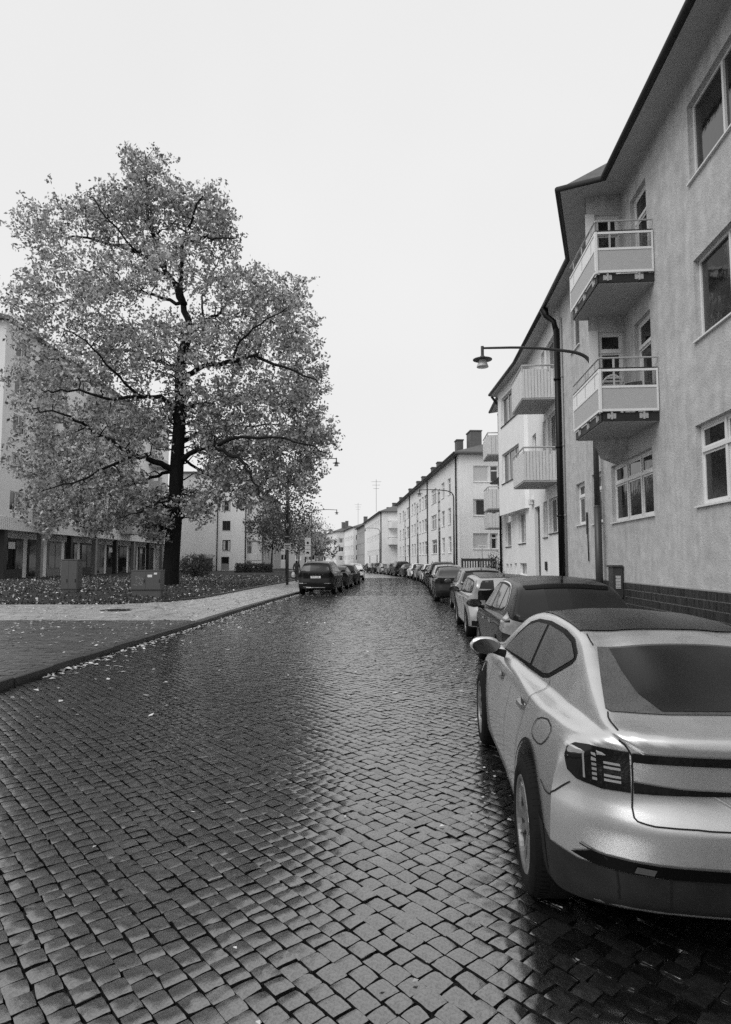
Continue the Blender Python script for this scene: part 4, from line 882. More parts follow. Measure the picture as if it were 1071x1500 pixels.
    if 'badge' in s:
        bz, txt, sz = s['badge']; hit = car.bvh.ray_cast(Vector((-3, 0, bz)), Vector((1, 0, 0)))[0]
        for i, chh in enumerate(txt):
            yy_ = .36 - i * .72 / (len(txt) - 1); h2 = car.bvh.ray_cast(Vector((-3, yy_, bz)), Vector((1, 0, 0)))[0]; Mx = Matrix(((0, 0, -1, h2.x - car.ax - .008), (-1, 0, 0, yy_), (0, 1, 0, bz), (0, 0, 0, 1))); text_mesh(chh, sz, Mx, M_chrome, 'badge_letter', car.root, .003)
    if 'antenna' in s:
        x, y, h = s['antenna']; z = car.bvh.ray_cast(Vector((x, y, 4)), Vector((0, 0, -1)))[0].z; MB().tube([(x - car.ax, y, z - .01), (x - car.ax - .02, y, z + .04), (x - car.ax - .16 * h / .3, y, z + h)], [.022, .008, .004], 8).build('antenna', M_trim, car.root)
    if 'rails' in s:
        x0, x1, yr = s['rails']
        for sg in (1, -1):
            P = []
            for x in np.linspace(x0, x1, 9): hz = car.bvh.ray_cast(Vector((x, yr * sg, 4)), Vector((0, 0, -1)))[0].z; P.append((x - car.ax, yr * sg, hz + (.05 if x0 < x < x1 else .0)))
            MB().tube(P, .018, 8).build('roof_rail', M_chrome, car.root, smooth=True)
    return car
def mirrored(P): return P + [(a, -b) for a, b in reversed(P)]
# --- the silver fastback in front
hero = dict(wm=.879, L=4.48, axles=(.83, 3.55), wr=.345, wy=.905, tumble=.36, arch=.405, lip=.02, tuck=.02, clad=.235, rc=.46, rck=.95, gapw=.007, dloin=.028, lean=.095,
    top=[(0, 1.024), (.1, 1.025), (.22, 1.03), (.32, 1.05), (.5, 1.115), (.75, 1.22), (.93, 1.285), (1.1, 1.332), (1.3, 1.362), (1.6, 1.385), (2.0, 1.395), (2.4, 1.378), (2.7, 1.33), (3.0, 1.2), (3.3, 1.03), (3.45, .975), (3.8, .94), (4.1, .89), (4.3, .82), (4.42, .74), (4.48, .65)],
    shz=[(0, .972), (.2, .972), (.45, .972), (1., .955), (2, .93), (3.2, .89), (4.1, .79), (4.48, .6)], shw=[(0, .872), (.25, .872), (.4, .876), (.6, .892), (.83, .905), (2.2, .885), (3.5, .90), (4.1, .87), (4.48, .77)],
    belt=[(0, 1.003), (.45, 1.003), (1.3, .985), (3.2, .95), (4.48, .95)], inset=[(0, .225), (.45, .228), (1., .235), (2, .20), (3.2, .18), (4.48, .2)], bot=[(0, .27), (.4, .22), (.8, .18), (3.6, .17), (4.48, .22)],
    rear=[(.2, .20), (.28, .11), (.36, .07), (.44, .05), (.455, .035), (.54, .02), (.60, .004), (.645, .0), (.675, .018), (.71, .045), (.76, .06), (.84, .052), (.92, .045), (.96, .03), (.99, .012), (1.06, .02)], front=[(.18, 4.33), (.3, 4.46), (.55, 4.48), (.75, 4.44), (.9, 4.38)],
    dlo=[(3.12, .962), (1.96, .985), (1.50, .998), (1.36, 1.02), (.99, 1.165), (.955, 1.2), (.99, 1.232), (1.18, 1.288), (1.45, 1.315), (1.9, 1.325), (2.3, 1.305), (2.55, 1.26), (2.8, 1.15)], pillars=(1.92,), sideglass=M_cglass_wet,
    screen=mirrored([(3.3, .54), (2.70, .48), (2.64, .25)]), rglass=mirrored([(.95, .455), (.65, .52), (.37, .575), (.335, .56), (.31, .30)]), rgmode='top', rgm=M_cglass_wet,
    patches=[('roof_panel', mirrored([(2.56, .47), (1.25, .475), (1.20, .30), (1.18, .10)]), 'top', M_roofglass, False),
             ('wiped_glass', mirrored([(.925, .395), (.7, .40), (.5, .385), (.335, .33)]), 'top', mat('wiped_glass', .012, .2, spec=.35, vor=.08, vorscale=110), False),
             ('tail_light', [(.465, .772), (.56, .768), (.655, .785), (.69, .815), (.70, .88), (.69, .915), (.66, .935), (.60, .945), (.465, .945)], 'wrap', M_lens, True),
             ('light_bar', [(-.455, .905), (.455, .905), (.455, .942), (-.455, .942)], 'wrap', M_lens, False),
             ('light_bar', [(-.455, .772), (.0, .79), (.455, .772), (.455, .82), (.3, .805), (0, .80), (-.3, .805), (-.455, .82)], 'wrap', M_lens, False),
             ('rear_bumper', [(-.95, .25), (-.95, .53), (-.80, .48), (-.66, .445), (0, .44), (.66, .445), (.80, .48), (.95, .53), (.95, .25), (0, .25)], 'wrap', M_mud, False),
             ('bumper_vent', [(.16, .45), (.60, .45), (.68, .47), (.60, .505), (.16, .50)], 'wrap', M_gloss, True), ('bumper_reflector', [(.40, .458), (.46, .46), (.45, .488), (.39, .485)], 'wrap', M_cab, True),
             ('head_light', [(.45, .60), (.78, .64), (.82, .72), (.45, .72)], 'front', M_lensw, True), ('front_grille', [(-.5, .48), (.5, .48), (.55, .60), (-.55, .60)], 'front', M_trim, False)],
    gaps=[[(1.93, 1, .98), (1.92, 1, .75), (1.95, 1, .5), (1.98, 1, .27)], [(3.08, 1, .93), (3.06, 1, .7), (2.98, 1, .4), (2.92, 1, .25)], [(1.30, .66, 1.02), (1.22, .72, .97), (1.16, .84, .90), (1.22, 1, .80), (1.27, 1, .62), (1.29, 1, .45), (1.33, 1, .27)],
          [(1.98, 1, .262), (2.92, 1, .25)], [(1.33, 1, .262), (1.98, 1, .262)], [(1.16, .46, 1.36), (1.05, .47, 1.32), (.97, .47, 1.29)],
          [(.33, .575, 1.06), (.27, .59, 1.03), (.14, .585, .995), (.05, .565, .95), (.02, .57, .85), (.03, .58, .76), (0, .565, .70), (0, .54, .685), (0, .47, .672), (0, .2, .665), (0, 0, .665)],
          [(.50, 1, .70), (.40, 1, .675), (.30, .87, .69), (.22, .80, .765)], [(.62, .83, .965), (.50, .83, .945), (.52, .86, .88), (.62, .9, .825), (.80, .9, .825), (.84, .88, .86), (.76, .84, .935), (.62, .83, .965)]],
    gaps1=[[(.03, .66, .45), (.06, .64, .36), (.10, .62, .27)], [(.03, .42, .45), (.06, .41, .36), (.10, .40, .27)], [(.1, .84, .50), (.05, .72, .475), (.04, .6, .447), (.04, .3, .442), (.04, 0, .442)]],
    mirror=(2.80, .79, 1.02, None), handles=((2.42, .845), (1.28, .875)), handm=M_chrome, spokes=5)
hero['mirror'] = hero['mirror'][:3]
hc = make_car('parked_car', hero, P_silver, True)
for i_, tl in enumerate(hc.tl):      # light elements inside the tail lamps
    sg = 1 if i_ == 0 else -1
    def sub(pts, m, nm, off):
        V, F = project(hc.bvh, pts, 'wrap', off, .03); b = MB(); b.add([(x - hc.ax, y * sg, z) for x, y, z in V], F); b.build(nm, m, tl, smooth=True)
    for k in range(2):
        for j in range(2): z = .805 + k * .055 + j * .02; sub([(.495, z), (.55, z), (.55, z + .011), (.495, z + .011)], M_lensbar, 'light_element', .0085)
    for k in range(6): z = .80 + k * .021; sub([(.575, z), (.592, z), (.592, z + .012), (.575, z + .012)], M_plastic, 'light_element', .0085)
    sub([(.618, .80), (.625, .80), (.625, .905), (.618, .905)], M_plastic, 'light_guide', .0085)
# --- other models
def std(L, H, W_, tp, dlo, **k):
    h = W_ / 2; d = dict(L=L, wr=.325, wy=h - .015, tumble=.36, lip=.02, clad=.25, rc=.34, gapw=.009, top=tp,
        shz=[(0, .88), (.6, .92), (2, .90), (L - 1.2, .88), (L - .4, .78), (L, .6)], shw=[(0, h - .06), (.3, h - .02), (.8, h), (L - .9, h), (L - .3, h - .06), (L, h - .13)], belt=[(0, 1.0), (1.2, .995), (L - 1.2, .955), (L, .955)], inset=[(0, .08), (.6, .09), (2, .075), (L, .1)],
        bot=[(0, .3), (.5, .2), (L - .7, .19), (L, .25)], rear=[(.2, .16), (.32, .05), (.5, .0), (.62, .02), (.8, .06), (1.0, .06), (1.2, .02)], front=[(.2, L - .14), (.35, L - .02), (.6, L), (.8, L - .04), (1.0, L - .1)], dlo=dlo, patches=[], gaps=[], mirror=(0, 0, 0), handles=())
    d.update(k); return d
hatch = std(4.34, 1.53, 1.82, [(0, .93), (.04, 1.0), (.12, 1.08), (.3, 1.25), (.5, 1.40), (.66, 1.455), (1.2, 1.505), (1.9, 1.53), (2.35, 1.50), (2.65, 1.40), (3.15, 1.08), (3.32, 1.02), (3.9, .93), (4.2, .80), (4.34, .66)],
    [(3.1, 1.0), (2.0, 1.01), (1.05, 1.05), (.80, 1.10), (.74, 1.15), (.95, 1.34), (1.15, 1.405), (1.7, 1.43), (2.2, 1.425), (2.55, 1.35)], axles=(.82, 3.46), pillars=(1.25, 2.02), screen=mirrored([(3.08, .58), (2.66, .52), (2.6, .25)]),
    rglass=mirrored([(.70, 1.06), (.60, 1.32), (.545, 1.40), (.3, 1.425)]), rgmode='rear', mirror=(2.95, .885, 1.02), handles=((2.2, .86), (1.35, .88)), handm=M_chrome, mirm=P_dark, antenna=(.78, 0, .30), wr=.335, tumble=.36, clad=.28,
    chrome=[(2.4, 1.42), (1.7, 1.445), (1.15, 1.42), (.93, 1.35), (.70, 1.16), (.78, 1.085)],
    patches=[('tail_light', [(.42, .84), (.62, .80), (.86, .86), (.92, 1.00), (.84, 1.08), (.70, 1.02), (.45, .95)], 'wrap', M_lensw, True), ('rear_bumper', [(-.8, .3), (.8, .3), (.8, .47), (-.8, .47)], 'rear', M_trim, False), ('head_light', [(.5, .64), (.8, .68), (.82, .80), (.5, .76)], 'front', M_lensw, True), ('roof_spoiler', mirrored([(.62, .56), (.50, .54), (.49, .2)]), 'top', M_gloss, False)],
    gaps=[[(2.0, 1, 1.0), (1.99, 1, .6), (2.02, 1, .28)], [(1.05, 1, 1.04), (1.1, 1, .85), (1.22, 1, .55), (1.25, 1, .28)], [(3.02, 1, .96), (3.0, 1, .6), (2.95, 1, .28)], [(.1, .72, 1.03), (.08, .73, .9), (.06, .74, .72), (.05, .5, .58), (0, 0, .56)]], plate=(.74, 'BKD 53S'))
wagon = std(4.25, 1.44, 1.80, [(0, .95), (.03, 1.05), (.08, 1.2), (.2, 1.34), (.32, 1.385), (.9, 1.42), (1.8, 1.44), (2.3, 1.41), (2.55, 1.34), (3.0, 1.05), (3.15, .99), (3.8, .92), (4.12, .80), (4.25, .66)],
    [(2.95, .97), (1.8, .98), (.40, 1.02), (.30, 1.06), (.34, 1.2), (.45, 1.29), (.9, 1.325), (1.8, 1.345), (2.25, 1.33), (2.5, 1.26)], axles=(.78, 3.45), pillars=(.95, 1.85), screen=mirrored([(2.95, .56), (2.56, .53), (2.5, .25)]),
    rglass=mirrored([(.66, 1.05), (.585, 1.26), (.54, 1.31), (.3, 1.325)]), rgmode='rear', mirror=(2.8, .87, 1.0), handles=((2.05, .84), (1.1, .86)), handm=M_chrome, mirm=M_gloss, tumble=.26, clad=.28, wr=.325,
    patches=[('roof_panel', mirrored([(2.42, .57), (.35, .58), (.28, .3)]), 'top', M_roofglass, False), ('tail_light', [(.42, .74), (.70, .74), (.74, .86), (.42, .88)], 'wrap', M_lensw, True), ('rear_bumper', [(-.8, .3), (.8, .3), (.8, .42), (-.8, .42)], 'rear', M_trim, False), ('head_light', [(.48, .66), (.75, .66), (.78, .8), (.48, .8)], 'front', M_lensw, True)],
    gaps=[[(1.82, 1, .97), (1.82, 1, .28)], [(.98, 1, 1.0), (1.0, 1, .8), (1.15, 1, .5), (1.18, 1, .28)], [(2.9, 1, .95), (2.85, 1, .28)], [(.04, .0, 1.0), (.04, 0, .6), (.03, 0, .45)]], plate=(.62, 'WRN 28K'), antenna=(.6, 0, .12))
suv = std(4.9, 1.76, 1.94, [(0, 1.0), (.04, 1.12), (.1, 1.27), (.22, 1.5), (.34, 1.63), (.5, 1.69), (1.0, 1.735), (1.8, 1.76), (2.6, 1.735), (2.95, 1.66), (3.6, 1.24), (3.78, 1.16), (4.4, 1.08), (4.75, .95), (4.9, .78)],
    [(3.6, 1.14), (2.4, 1.15), (.62, 1.19), (.50, 1.23), (.56, 1.38), (.70, 1.53), (1.0, 1.60), (1.9, 1.635), (2.6, 1.60), (3.0, 1.48)], axles=(.98, 3.96), pillars=(1.15, 2.3), screen=mirrored([(3.55, .64), (2.98, .58), (2.9, .3)]),
    rglass=mirrored([(.74, 1.16), (.66, 1.47), (.61, 1.56), (.3, 1.585)]), rgmode='rear', mirror=(3.4, .94, 1.18), handles=((2.5, 1.0), (1.35, 1.02)), handm=M_chrome, tumble=.30, clad=.36, wr=.375, belt=[(0, 1.14), (1.2, 1.14), (3.7, 1.10), (4.9, 1.1)],
    shz=[(0, 1.0), (.6, 1.04), (2, 1.02), (3.7, 1.0), (4.5, .88), (4.9, .7)], bot=[(0, .38), (.5, .26), (4.2, .25), (4.9, .3)], rear=[(.25, .16), (.4, .04), (.6, .0), (.74, .02), (.9, .05), (1.1, .05), (1.35, .02)],
    rails=(.6, 2.7, .60), chrome=[(3.0, 1.50), (2.6, 1.615), (1.9, 1.65), (1.0, 1.615), (.68, 1.54), (.54, 1.39), (.48, 1.23), (.62, 1.175), (2.4, 1.135), (3.55, 1.125)],
    patches=[('tail_light', [(.46, 1.0), (.60, .96), (.80, .98), (.80, 1.12), (.62, 1.14), (.60, 1.45), (.54, 1.45), (.52, 1.14)], 'wrap', M_lens, True), ('bumper_chrome', [(.45, .60), (.85, .60), (.85, .625), (.45, .63)], 'rear', M_chrome, True), ('rear_bumper', [(-.86, .38), (.86, .38), (.86, .52), (-.86, .52)], 'rear', M_trim, False), ('skid_plate', [(-.5, .385), (.5, .385), (.5, .42), (-.5, .42)], 'rear', M_chrome, False), ('head_light', [(.5, .82), (.85, .84), (.88, .97), (.5, .93)], 'front', M_lensw, True)],
    gaps=[[(2.28, 1, 1.14), (2.28, 1, .38)], [(1.15, 1, 1.16), (1.2, 1, .9), (1.36, 1, .6), (1.38, 1, .38)], [(3.5, 1, 1.1), (3.45, 1, .38)], [(.05, .78, 1.15), (.05, .80, .95), (.03, .8, .75), (0, .6, .66), (0, 0, .66)]], plate=(.93, 'PMC 64L'), badge=(1.075, 'VOLVO', .06))
sedan = std(4.62, 1.47, 1.84, [(0, .95), (.04, 1.02), (.15, 1.06), (.35, 1.1), (.6, 1.2), (.95, 1.36), (1.2, 1.42), (1.6, 1.455), (2.1, 1.47), (2.55, 1.43), (2.8, 1.36), (3.3, 1.06), (3.48, 1.0), (4.1, .92), (4.45, .8), (4.62, .66)],
    [(3.2, .99), (2.1, 1.0), (1.1, 1.04), (.86, 1.08), (.98, 1.2), (1.25, 1.33), (1.6, 1.365), (2.1, 1.375), (2.5, 1.34), (2.8, 1.24)], axles=(.95, 3.72), pillars=(1.3, 2.1), screen=mirrored([(3.25, .58), (2.78, .52), (2.7, .25)]),
    rglass=mirrored([(1.02, .50), (.7, .57), (.42, .6), (.36, .3)]), rgmode='top', mirror=(3.05, .89, 1.02), handles=((2.25, .85), (1.4, .87)), patches=[('tail_light', [(.42, .82), (.75, .82), (.82, .95), (.42, .93)], 'wrap', M_lens, True), ('rear_bumper', [(-.8, .3), (.8, .3), (.8, .42), (-.8, .42)], 'rear', M_trim, False), ('head_light', [(.5, .64), (.8, .68), (.82, .78), (.5, .76)], 'front', M_lensw, True)],
    gaps=[[(2.08, 1, 1.0), (2.1, 1, .28)], [(1.2, 1, 1.0), (1.3, 1, .6), (1.4, 1, .28)], [(3.15, 1, .95), (3.1, 1, .28)]], plate=(.72, 'KTF 91R'))
PROTO = {k: make_car('parked_car', s, p) for k, s, p in (('hatch', hatch, P_dark), ('wagon', wagon, P_light), ('suv', suv, P_black), ('sedan', sedan, P_mid))}
used = set()
def place(kind, x, y, h, label, pm=None, sc=1.0, group=None, face=1):
    """x, y: ground point at the centre of the rear axle"""
    c = PROTO[kind]; r = c.root if kind not in used else copy_tree(c.root); used.add(kind)
    r.location = (x, y, -.002); r.rotation_euler = (0, 0, PI / 2 - h + (0 if face > 0 else PI)); r.scale = (sc, sc, sc); tag(r, label, 'car', group)
    if pm:
        for ch_ in r.children:
            for sl_ in ch_.material_slots:
                if sl_.material and sl_.material.name.startswith('paint_') : sl_.link = 'OBJECT'; sl_.material = pm
    return r
hx, hy, hh = .85, 3.51, math.atan2(.26, 2.70)
hc.root.location = (hx + .90 * cos(hh), hy - .90 * sin(hh), -.002); hc.root.rotation_euler = (0, 0, PI / 2 - hh)
tag(hc.root, 'wet silver fastback car with dark glass roof parked at the head of the kerbside row', 'car')
ROW = 'cars parked along the house-side kerb'
def left_at(d, off):         # a car whose left flank follows the kerb row: off = distance of the axle centre from the right kerb
    return rkx(d) - off
seq = [('hatch', 8.72, 'dark hatchback with roof aerial parked directly ahead of the silver fastback', P_dark, 1.0), ('wagon', 14.86, 'small pale estate car with a dark roof, second ahead of the silver fastback', P_light, 1.0),
       ('hatch', 21.3, 'grey hatchback with pale roof edge, third ahead of the silver fastback', P_mid, 1.0), ('sedan', 27.2, 'dark saloon car, fourth ahead of the silver fastback', P_dark, 1.02), ('hatch', 33.2, 'light grey hatchback, fifth ahead of the silver fastback', P_light, 1.03),
       ('suv', 39.2, 'black off-roader with roof rails, sixth ahead of the silver fastback', P_black, .98)]
names = ['seventh', 'eighth', 'ninth', 'tenth', 'eleventh', 'twelfth', 'thirteenth', 'fourteenth', 'fifteenth', 'sixteenth']
kinds = [('sedan', P_dark, 'dark saloon car'), ('hatch', P_white, 'white hatchback'), ('wagon', P_mid, 'grey estate car'), ('hatch', P_white, 'white hatchback'), ('sedan', P_black, 'black saloon car'), ('suv', P_dark, 'dark off-roader'), ('hatch', P_mid, 'grey hatchback'), ('sedan', P_light, 'light grey saloon'), ('hatch', P_black, 'black hatchback'), ('sedan', P_dark, 'dark saloon')]
for i, (k, p, nm) in enumerate(kinds): seq.append((k, 45.6 + i * 5.9, '%s, %s ahead of the silver fastback in the kerbside row' % (nm, names[i]), p, 1.0))
offs = {8.72: .95, 14.86: .88, 21.3: .93}
for k, d, lab, p, sc in seq:
    x0, x1 = left_at(d, 1.07), left_at(d + 2.7, 1.07); h = math.atan2(x1 - x0, 2.7)
    if d == 8.72: x0, h = 1.80 + .9, .082
    if d == 14.86: x0, h = 2.35 + .88, .066
    if d == 21.3: x0, h = 3.0 + .9, .08
    place(k, x0, d, h, lab, p, sc, ROW)
LR = 'cars parked along the lawn-side kerb'
h = .076
place('suv', -2.5, 33.45, h, 'black off-roader with chrome roof rails and white number plate on the lawn side', P_black, 1.0, LR)
place('sedan', -2.5 + .076 * 6.9, 40.3, h, 'dark saloon parked directly ahead of the black off-roader on the lawn side', P_dark, 1.0, LR)
place('hatch', -2.5 + .076 * 13, 46.5, h, 'dark hatchback parked second ahead of the black off-roader on the lawn side', P_black, 1.0, LR)
place('hatch', -1.0, 58, .0, 'white hatchback parked third ahead of the black off-roader on the lawn side', P_white, 1.0, LR)
# ---------------------------------------------------------------- trees and shrubs
def leaves_mesh(C, n_each, spread, size, name, m, parent, flat=.5):
    N = len(C) * n_each; c = np.repeat(C, n_each, 0) + np.clip(rng.normal(0, 1, (N, 3)), -2, 2) * spread
    d = rng.normal(0, 1, (N, 3)); d[:, 2] -= .35; d /= np.linalg.norm(d, axis=1)[:, None]; r = rng.normal(0, 1, (N, 3)); r[:, 2] *= flat; s = np.cross(d, r); s /= np.linalg.norm(s, axis=1)[:, None] + 1e-9
    nn_ = np.cross(d, s); L = (size * rng.uniform(.65, 1.3, N))[:, None]; w = L * rng.uniform(.45, .7, N)[:, None]; f = L * rng.uniform(.05, .3, N)[:, None]
    V = np.stack([c - d * L, c + s * w + nn_ * f, c + d * L, c - s * w + nn_ * f], 1)
    me = bpy.data.meshes.new(name); V = V - np.array(wloc(parent)); me.vertices.add(N * 4); me.vertices.foreach_set('co', V.reshape(-1))
    T = (np.array([[0, 1, 2], [0, 2, 3]])[None] + (np.arange(N) * 4)[:, None, None]).reshape(-1).astype(np.int32); me.loops.add(len(T)); me.loops.foreach_set('vertex_index', T); me.polygons.add(N * 2); me.polygons.foreach_set('loop_start', np.arange(0, len(T), 3, dtype=np.int32)); me.polygons.foreach_set('loop_total', np.full(N * 2, 3, np.int32))
    me.materials.append(m); me.update(calc_edges=True); o = bpy.data.objects.new(name, me); COL.objects.link(o); o.parent = parent; return o
def smooth_path(P, it=2):
    P = [Vector(p) for p in P]
    for _ in range(it):
        Q = [P[0]]
        for a, b in zip(P, P[1:]): Q += [a.lerp(b, .25), a.lerp(b, .75)]
        P = Q + [P[-1]]
    return P
def grow(clumps, nodes, rad, mb, r0=.035, k=5, jit=.22):
    """join every leaf clump to the nearest limb by a crooked twig; twigs become limbs for later clumps"""
    N = np.array(nodes); Rr = list(rad); order = np.argsort([np.min(((N - c) ** 2).sum(1)) for c in clumps])
    buf = np.zeros((len(N) + len(clumps) * 4, 3)); buf[:len(N)] = N; cnt = len(N); rr = np.zeros(len(buf)); rr[:cnt] = Rr
    base = N.mean(0) * 0 + N[0]
    for i in order:
        c = clumps[i]; D = np.sqrt(((buf[:cnt] - c) ** 2).sum(1)) - rr[:cnt] * 3 + np.maximum(0, buf[:cnt, 2] - c[2] + .2) * .5; j = int(np.argmin(D)); a = buf[j].copy(); L = np.linalg.norm(c - a)
        pts = [a]; 
        for t in (.33, .66, 1.): q = a + (c - a) * t + rng.normal(0, 1, 3) * jit * L * .35 * (t < 1) + np.array([0, 0, .12 * L * math.sin(t * PI)]); pts.append(q)
        ra = min(rr[j] * .7, r0 * (1 + L * .25)); rads = [ra, ra * .8, ra * .55, ra * .3]; mb.tube([tuple(p) for p in pts], rads, k, cap=False)
        for p, r_ in zip(pts[1:], rads[1:]): buf[cnt] = p; rr[cnt] = r_; cnt += 1
DT = 37.0
def big_tree():
    base = atd(250, 858, DT); root = empty('oak_tree', (base.x, DT, .3), 'huge old broadleaf tree with dark trunk and pale autumn leaves on the lawn', 'tree')
    m = MB(); nodes, rad = [], []
    def limb(pts, r0, r1, k=10):
        P = smooth_path([atd(x, y, DT + dz) for x, y, dz in pts]); n = len(P)
        P = [P[0]] + [p + Vector(rng.normal(0, .06, 3)) for p in P[1:]]
        rs = [r0 + (r1 - r0) * (i / (n - 1)) ** .8 for i in range(n)]; m.tube(P, rs, k)
        for a, b, r_ in zip(P, P[1:], rs):
            for t in (0, .5): nodes.append(tuple(a.lerp(b, t))); rad.append(r_)
    b = MB(); tr = smooth_path([atd(x, y, DT) for x, y in ((249, 866), (250, 845), (252, 810), (256, 760), (258, 710), (260, 665), (263, 620), (265, 575), (263, 530), (276, 490), (279, 478))], 2); n = len(tr)
    rs = [.78, .62, .53] + [.50 - .26 * i / (n - 3) for i in range(n - 3)]; b.tube(tr, rs, 16)
    for a, r_ in zip(tr, rs): nodes.append(tuple(a)); rad.append(r_)
    b.build('trunk', M_bark, root, smooth=True)
    limb([(278, 482, 0), (268, 439, .2), (247, 404, .3), (236, 374, .6), (217, 324, .9), (215, 278, .8), (212, 225, .6)], .24, .03)
    limb([(270, 446, 0), (265, 427, -.3), (265, 358, -.8), (280, 324, -1.2), (296, 285, -1.6)], .19, .03)
    limb([(265, 358, -.8), (299, 347, -1.4), (328, 352, -2.2), (350, 345, -3)], .11, .02)
    limb([(240, 392, .4), (196, 366, 1.2), (138, 351, 2.2), (108, 345, 2.8), (60, 350, 3.5)], .16, .03)
    limb([(247, 404, .3), (205, 375, -1.2), (150, 310, -2.6), (125, 280, -3)], .10, .02)
    limb([(268, 446, 0), (220, 430, 2), (170, 420, 4), (110, 440, 5.5), (50, 450, 6)], .13, .03)
    limb([(279, 484, 0), (314, 462, 1), (345, 430, 2.4), (380, 420, 3.5)], .15, .02)
    limb([(298, 472, .5), (296, 440, 1.5), (310, 400, 2.6), (330, 370, 3.2)], .09, .02)
    limb([(264, 560, 0), (288, 536, -.6), (341, 531, -1.5), (372, 517, -2.1), (406, 535, -2.8), (440, 545, -3.3), (468, 560, -3.6)], .20, .03)
    limb([(341, 531, -1.5), (350, 500, -2.6), (385, 470, -3.4), (425, 450, -4)], .10, .02)
    limb([(266, 600, 0), (300, 590, 1.2), (334, 580, 2.5), (345, 540, 3.3), (380, 500, 4.5), (430, 470, 5.5)], .16, .03)
    limb([(334, 580, 2.5), (380, 575, 3.6), (430, 580, 4.6), (470, 600, 5)], .11, .02)
    limb([(263, 598, 0), (230, 580, -1), (207, 582, -1.8), (157, 585, -3), (110, 570, -4), (60, 575, -5)], .18, .03)
    limb([(207, 582, -1.8), (170, 550, -3.4), (130, 500, -4.5), (90, 480, -5)], .10, .02)
    limb([(262, 540, 0), (225, 525, 1.6), (170, 510, 3.2), (110, 520, 4.6), (50, 530, 5.6)], .15, .03)
    limb([(255, 688, 0), (223, 672, -.9), (193, 666, -1.6), (172, 650, -2.2), (130, 628, -3), (100, 605, -3.6), (50, 600, -4)], .21, .03)
    limb([(193, 666, -1.6), (150, 690, -3), (110, 705, -4), (60, 720, -4.6)], .10, .02)
    limb([(261, 678, 0), (287, 657, -1), (309, 655, -1.8), (339, 666, -2.8), (361, 681, -3.4), (369, 703, -3.8), (384, 732, -4.2)], .19, .03)
    limb([(309, 655, -1.8), (350, 640, -3), (400, 640, -4.5), (450, 650, -5.5), (480, 665, -6)], .13, .02)
    limb([(262, 650, 0), (300, 630, 1.8), (350, 625, 3.8), (410, 620, 5.4), (465, 630, 6.4)], .15, .02)
    limb([(262, 665, 0), (290, 690, 1.6), (330, 705, 3), (380, 700, 4.2), (440, 705, 5)], .12, .02)
    limb([(254, 690, 0), (220, 700, 1.8), (180, 715, 3.4), (130, 735, 4.6), (80, 740, 5.4)], .13, .02)
    limb([(252, 720, 0), (235, 735, -1.5), (205, 750, -2.8), (170, 760, -3.6)], .09, .02)
    lobes = [(213, 248, 42, 40, 34), (250, 285, 46, 36, 26), (185, 285, 46, 30, 22), (222, 300, 62, 46, 60), (300, 310, 50, 42, 48), (322, 350, 38, 50, 34), (145, 315, 62, 42, 60), (70, 330, 60, 60, 50), (240, 390, 110, 60, 120), (130, 420, 90, 75, 110), (50, 450, 60, 90, 70), (345, 420, 60, 40, 50),
             (405, 445, 56, 44, 70), (430, 500, 42, 46, 50), (340, 500, 80, 60, 100), (240, 500, 90, 60, 90), (140, 530, 90, 70, 120), (55, 570, 60, 80, 60), (445, 570, 44, 52, 70), (380, 580, 70, 52, 90), (290, 590, 70, 50, 70),
             (455, 640, 44, 40, 60), (400, 650, 66, 42, 80), (320, 640, 60, 44, 70), (150, 640, 100, 60, 120), (60, 670, 60, 60, 60), (205, 610, 60, 50, 60), (150, 715, 95, 48, 110), (70, 745, 60, 40, 46), (205, 745, 56, 36, 60), (330, 690, 60, 34, 52), (415, 700, 56, 30, 52), (450, 690, 30, 34, 26), (290, 740, 44, 30, 34), (360, 725, 36, 22, 18), (225, 772, 36, 14, 16), (140, 768, 60, 14, 22)]
    C = []
    for (x, y, rx, ry, n) in lobes:
        rx, ry = max(8, rx - 9), max(7, ry - 9)
        for _ in range(int(n * 1.0)):
            v = rng.normal(0, 1, 3); v /= np.linalg.norm(v); q = rng.random() ** .38; dz = v[2] * q * (rx + ry) / 2 * 1.25 * DT / FPX * (1 if y < 380 else 1.35)
            C.append(tuple(atd(x + v[0] * q * rx, y + v[1] * q * ry, DT + dz)))
    C = np.array(C); grow(C, nodes, rad, m, .04)
    m.build('limbs', M_bark, root, smooth=True)
    # leaves sit in tufts round the twig ends
    T = np.repeat(C, 3, 0) + np.clip(rng.normal(0, .42, (len(C) * 3, 3)), -.7, .7); leaves_mesh(T, 13, .16, .112, 'crown', M_leaf, root)
    print('leaves', len(T) * 13)
big_tree()
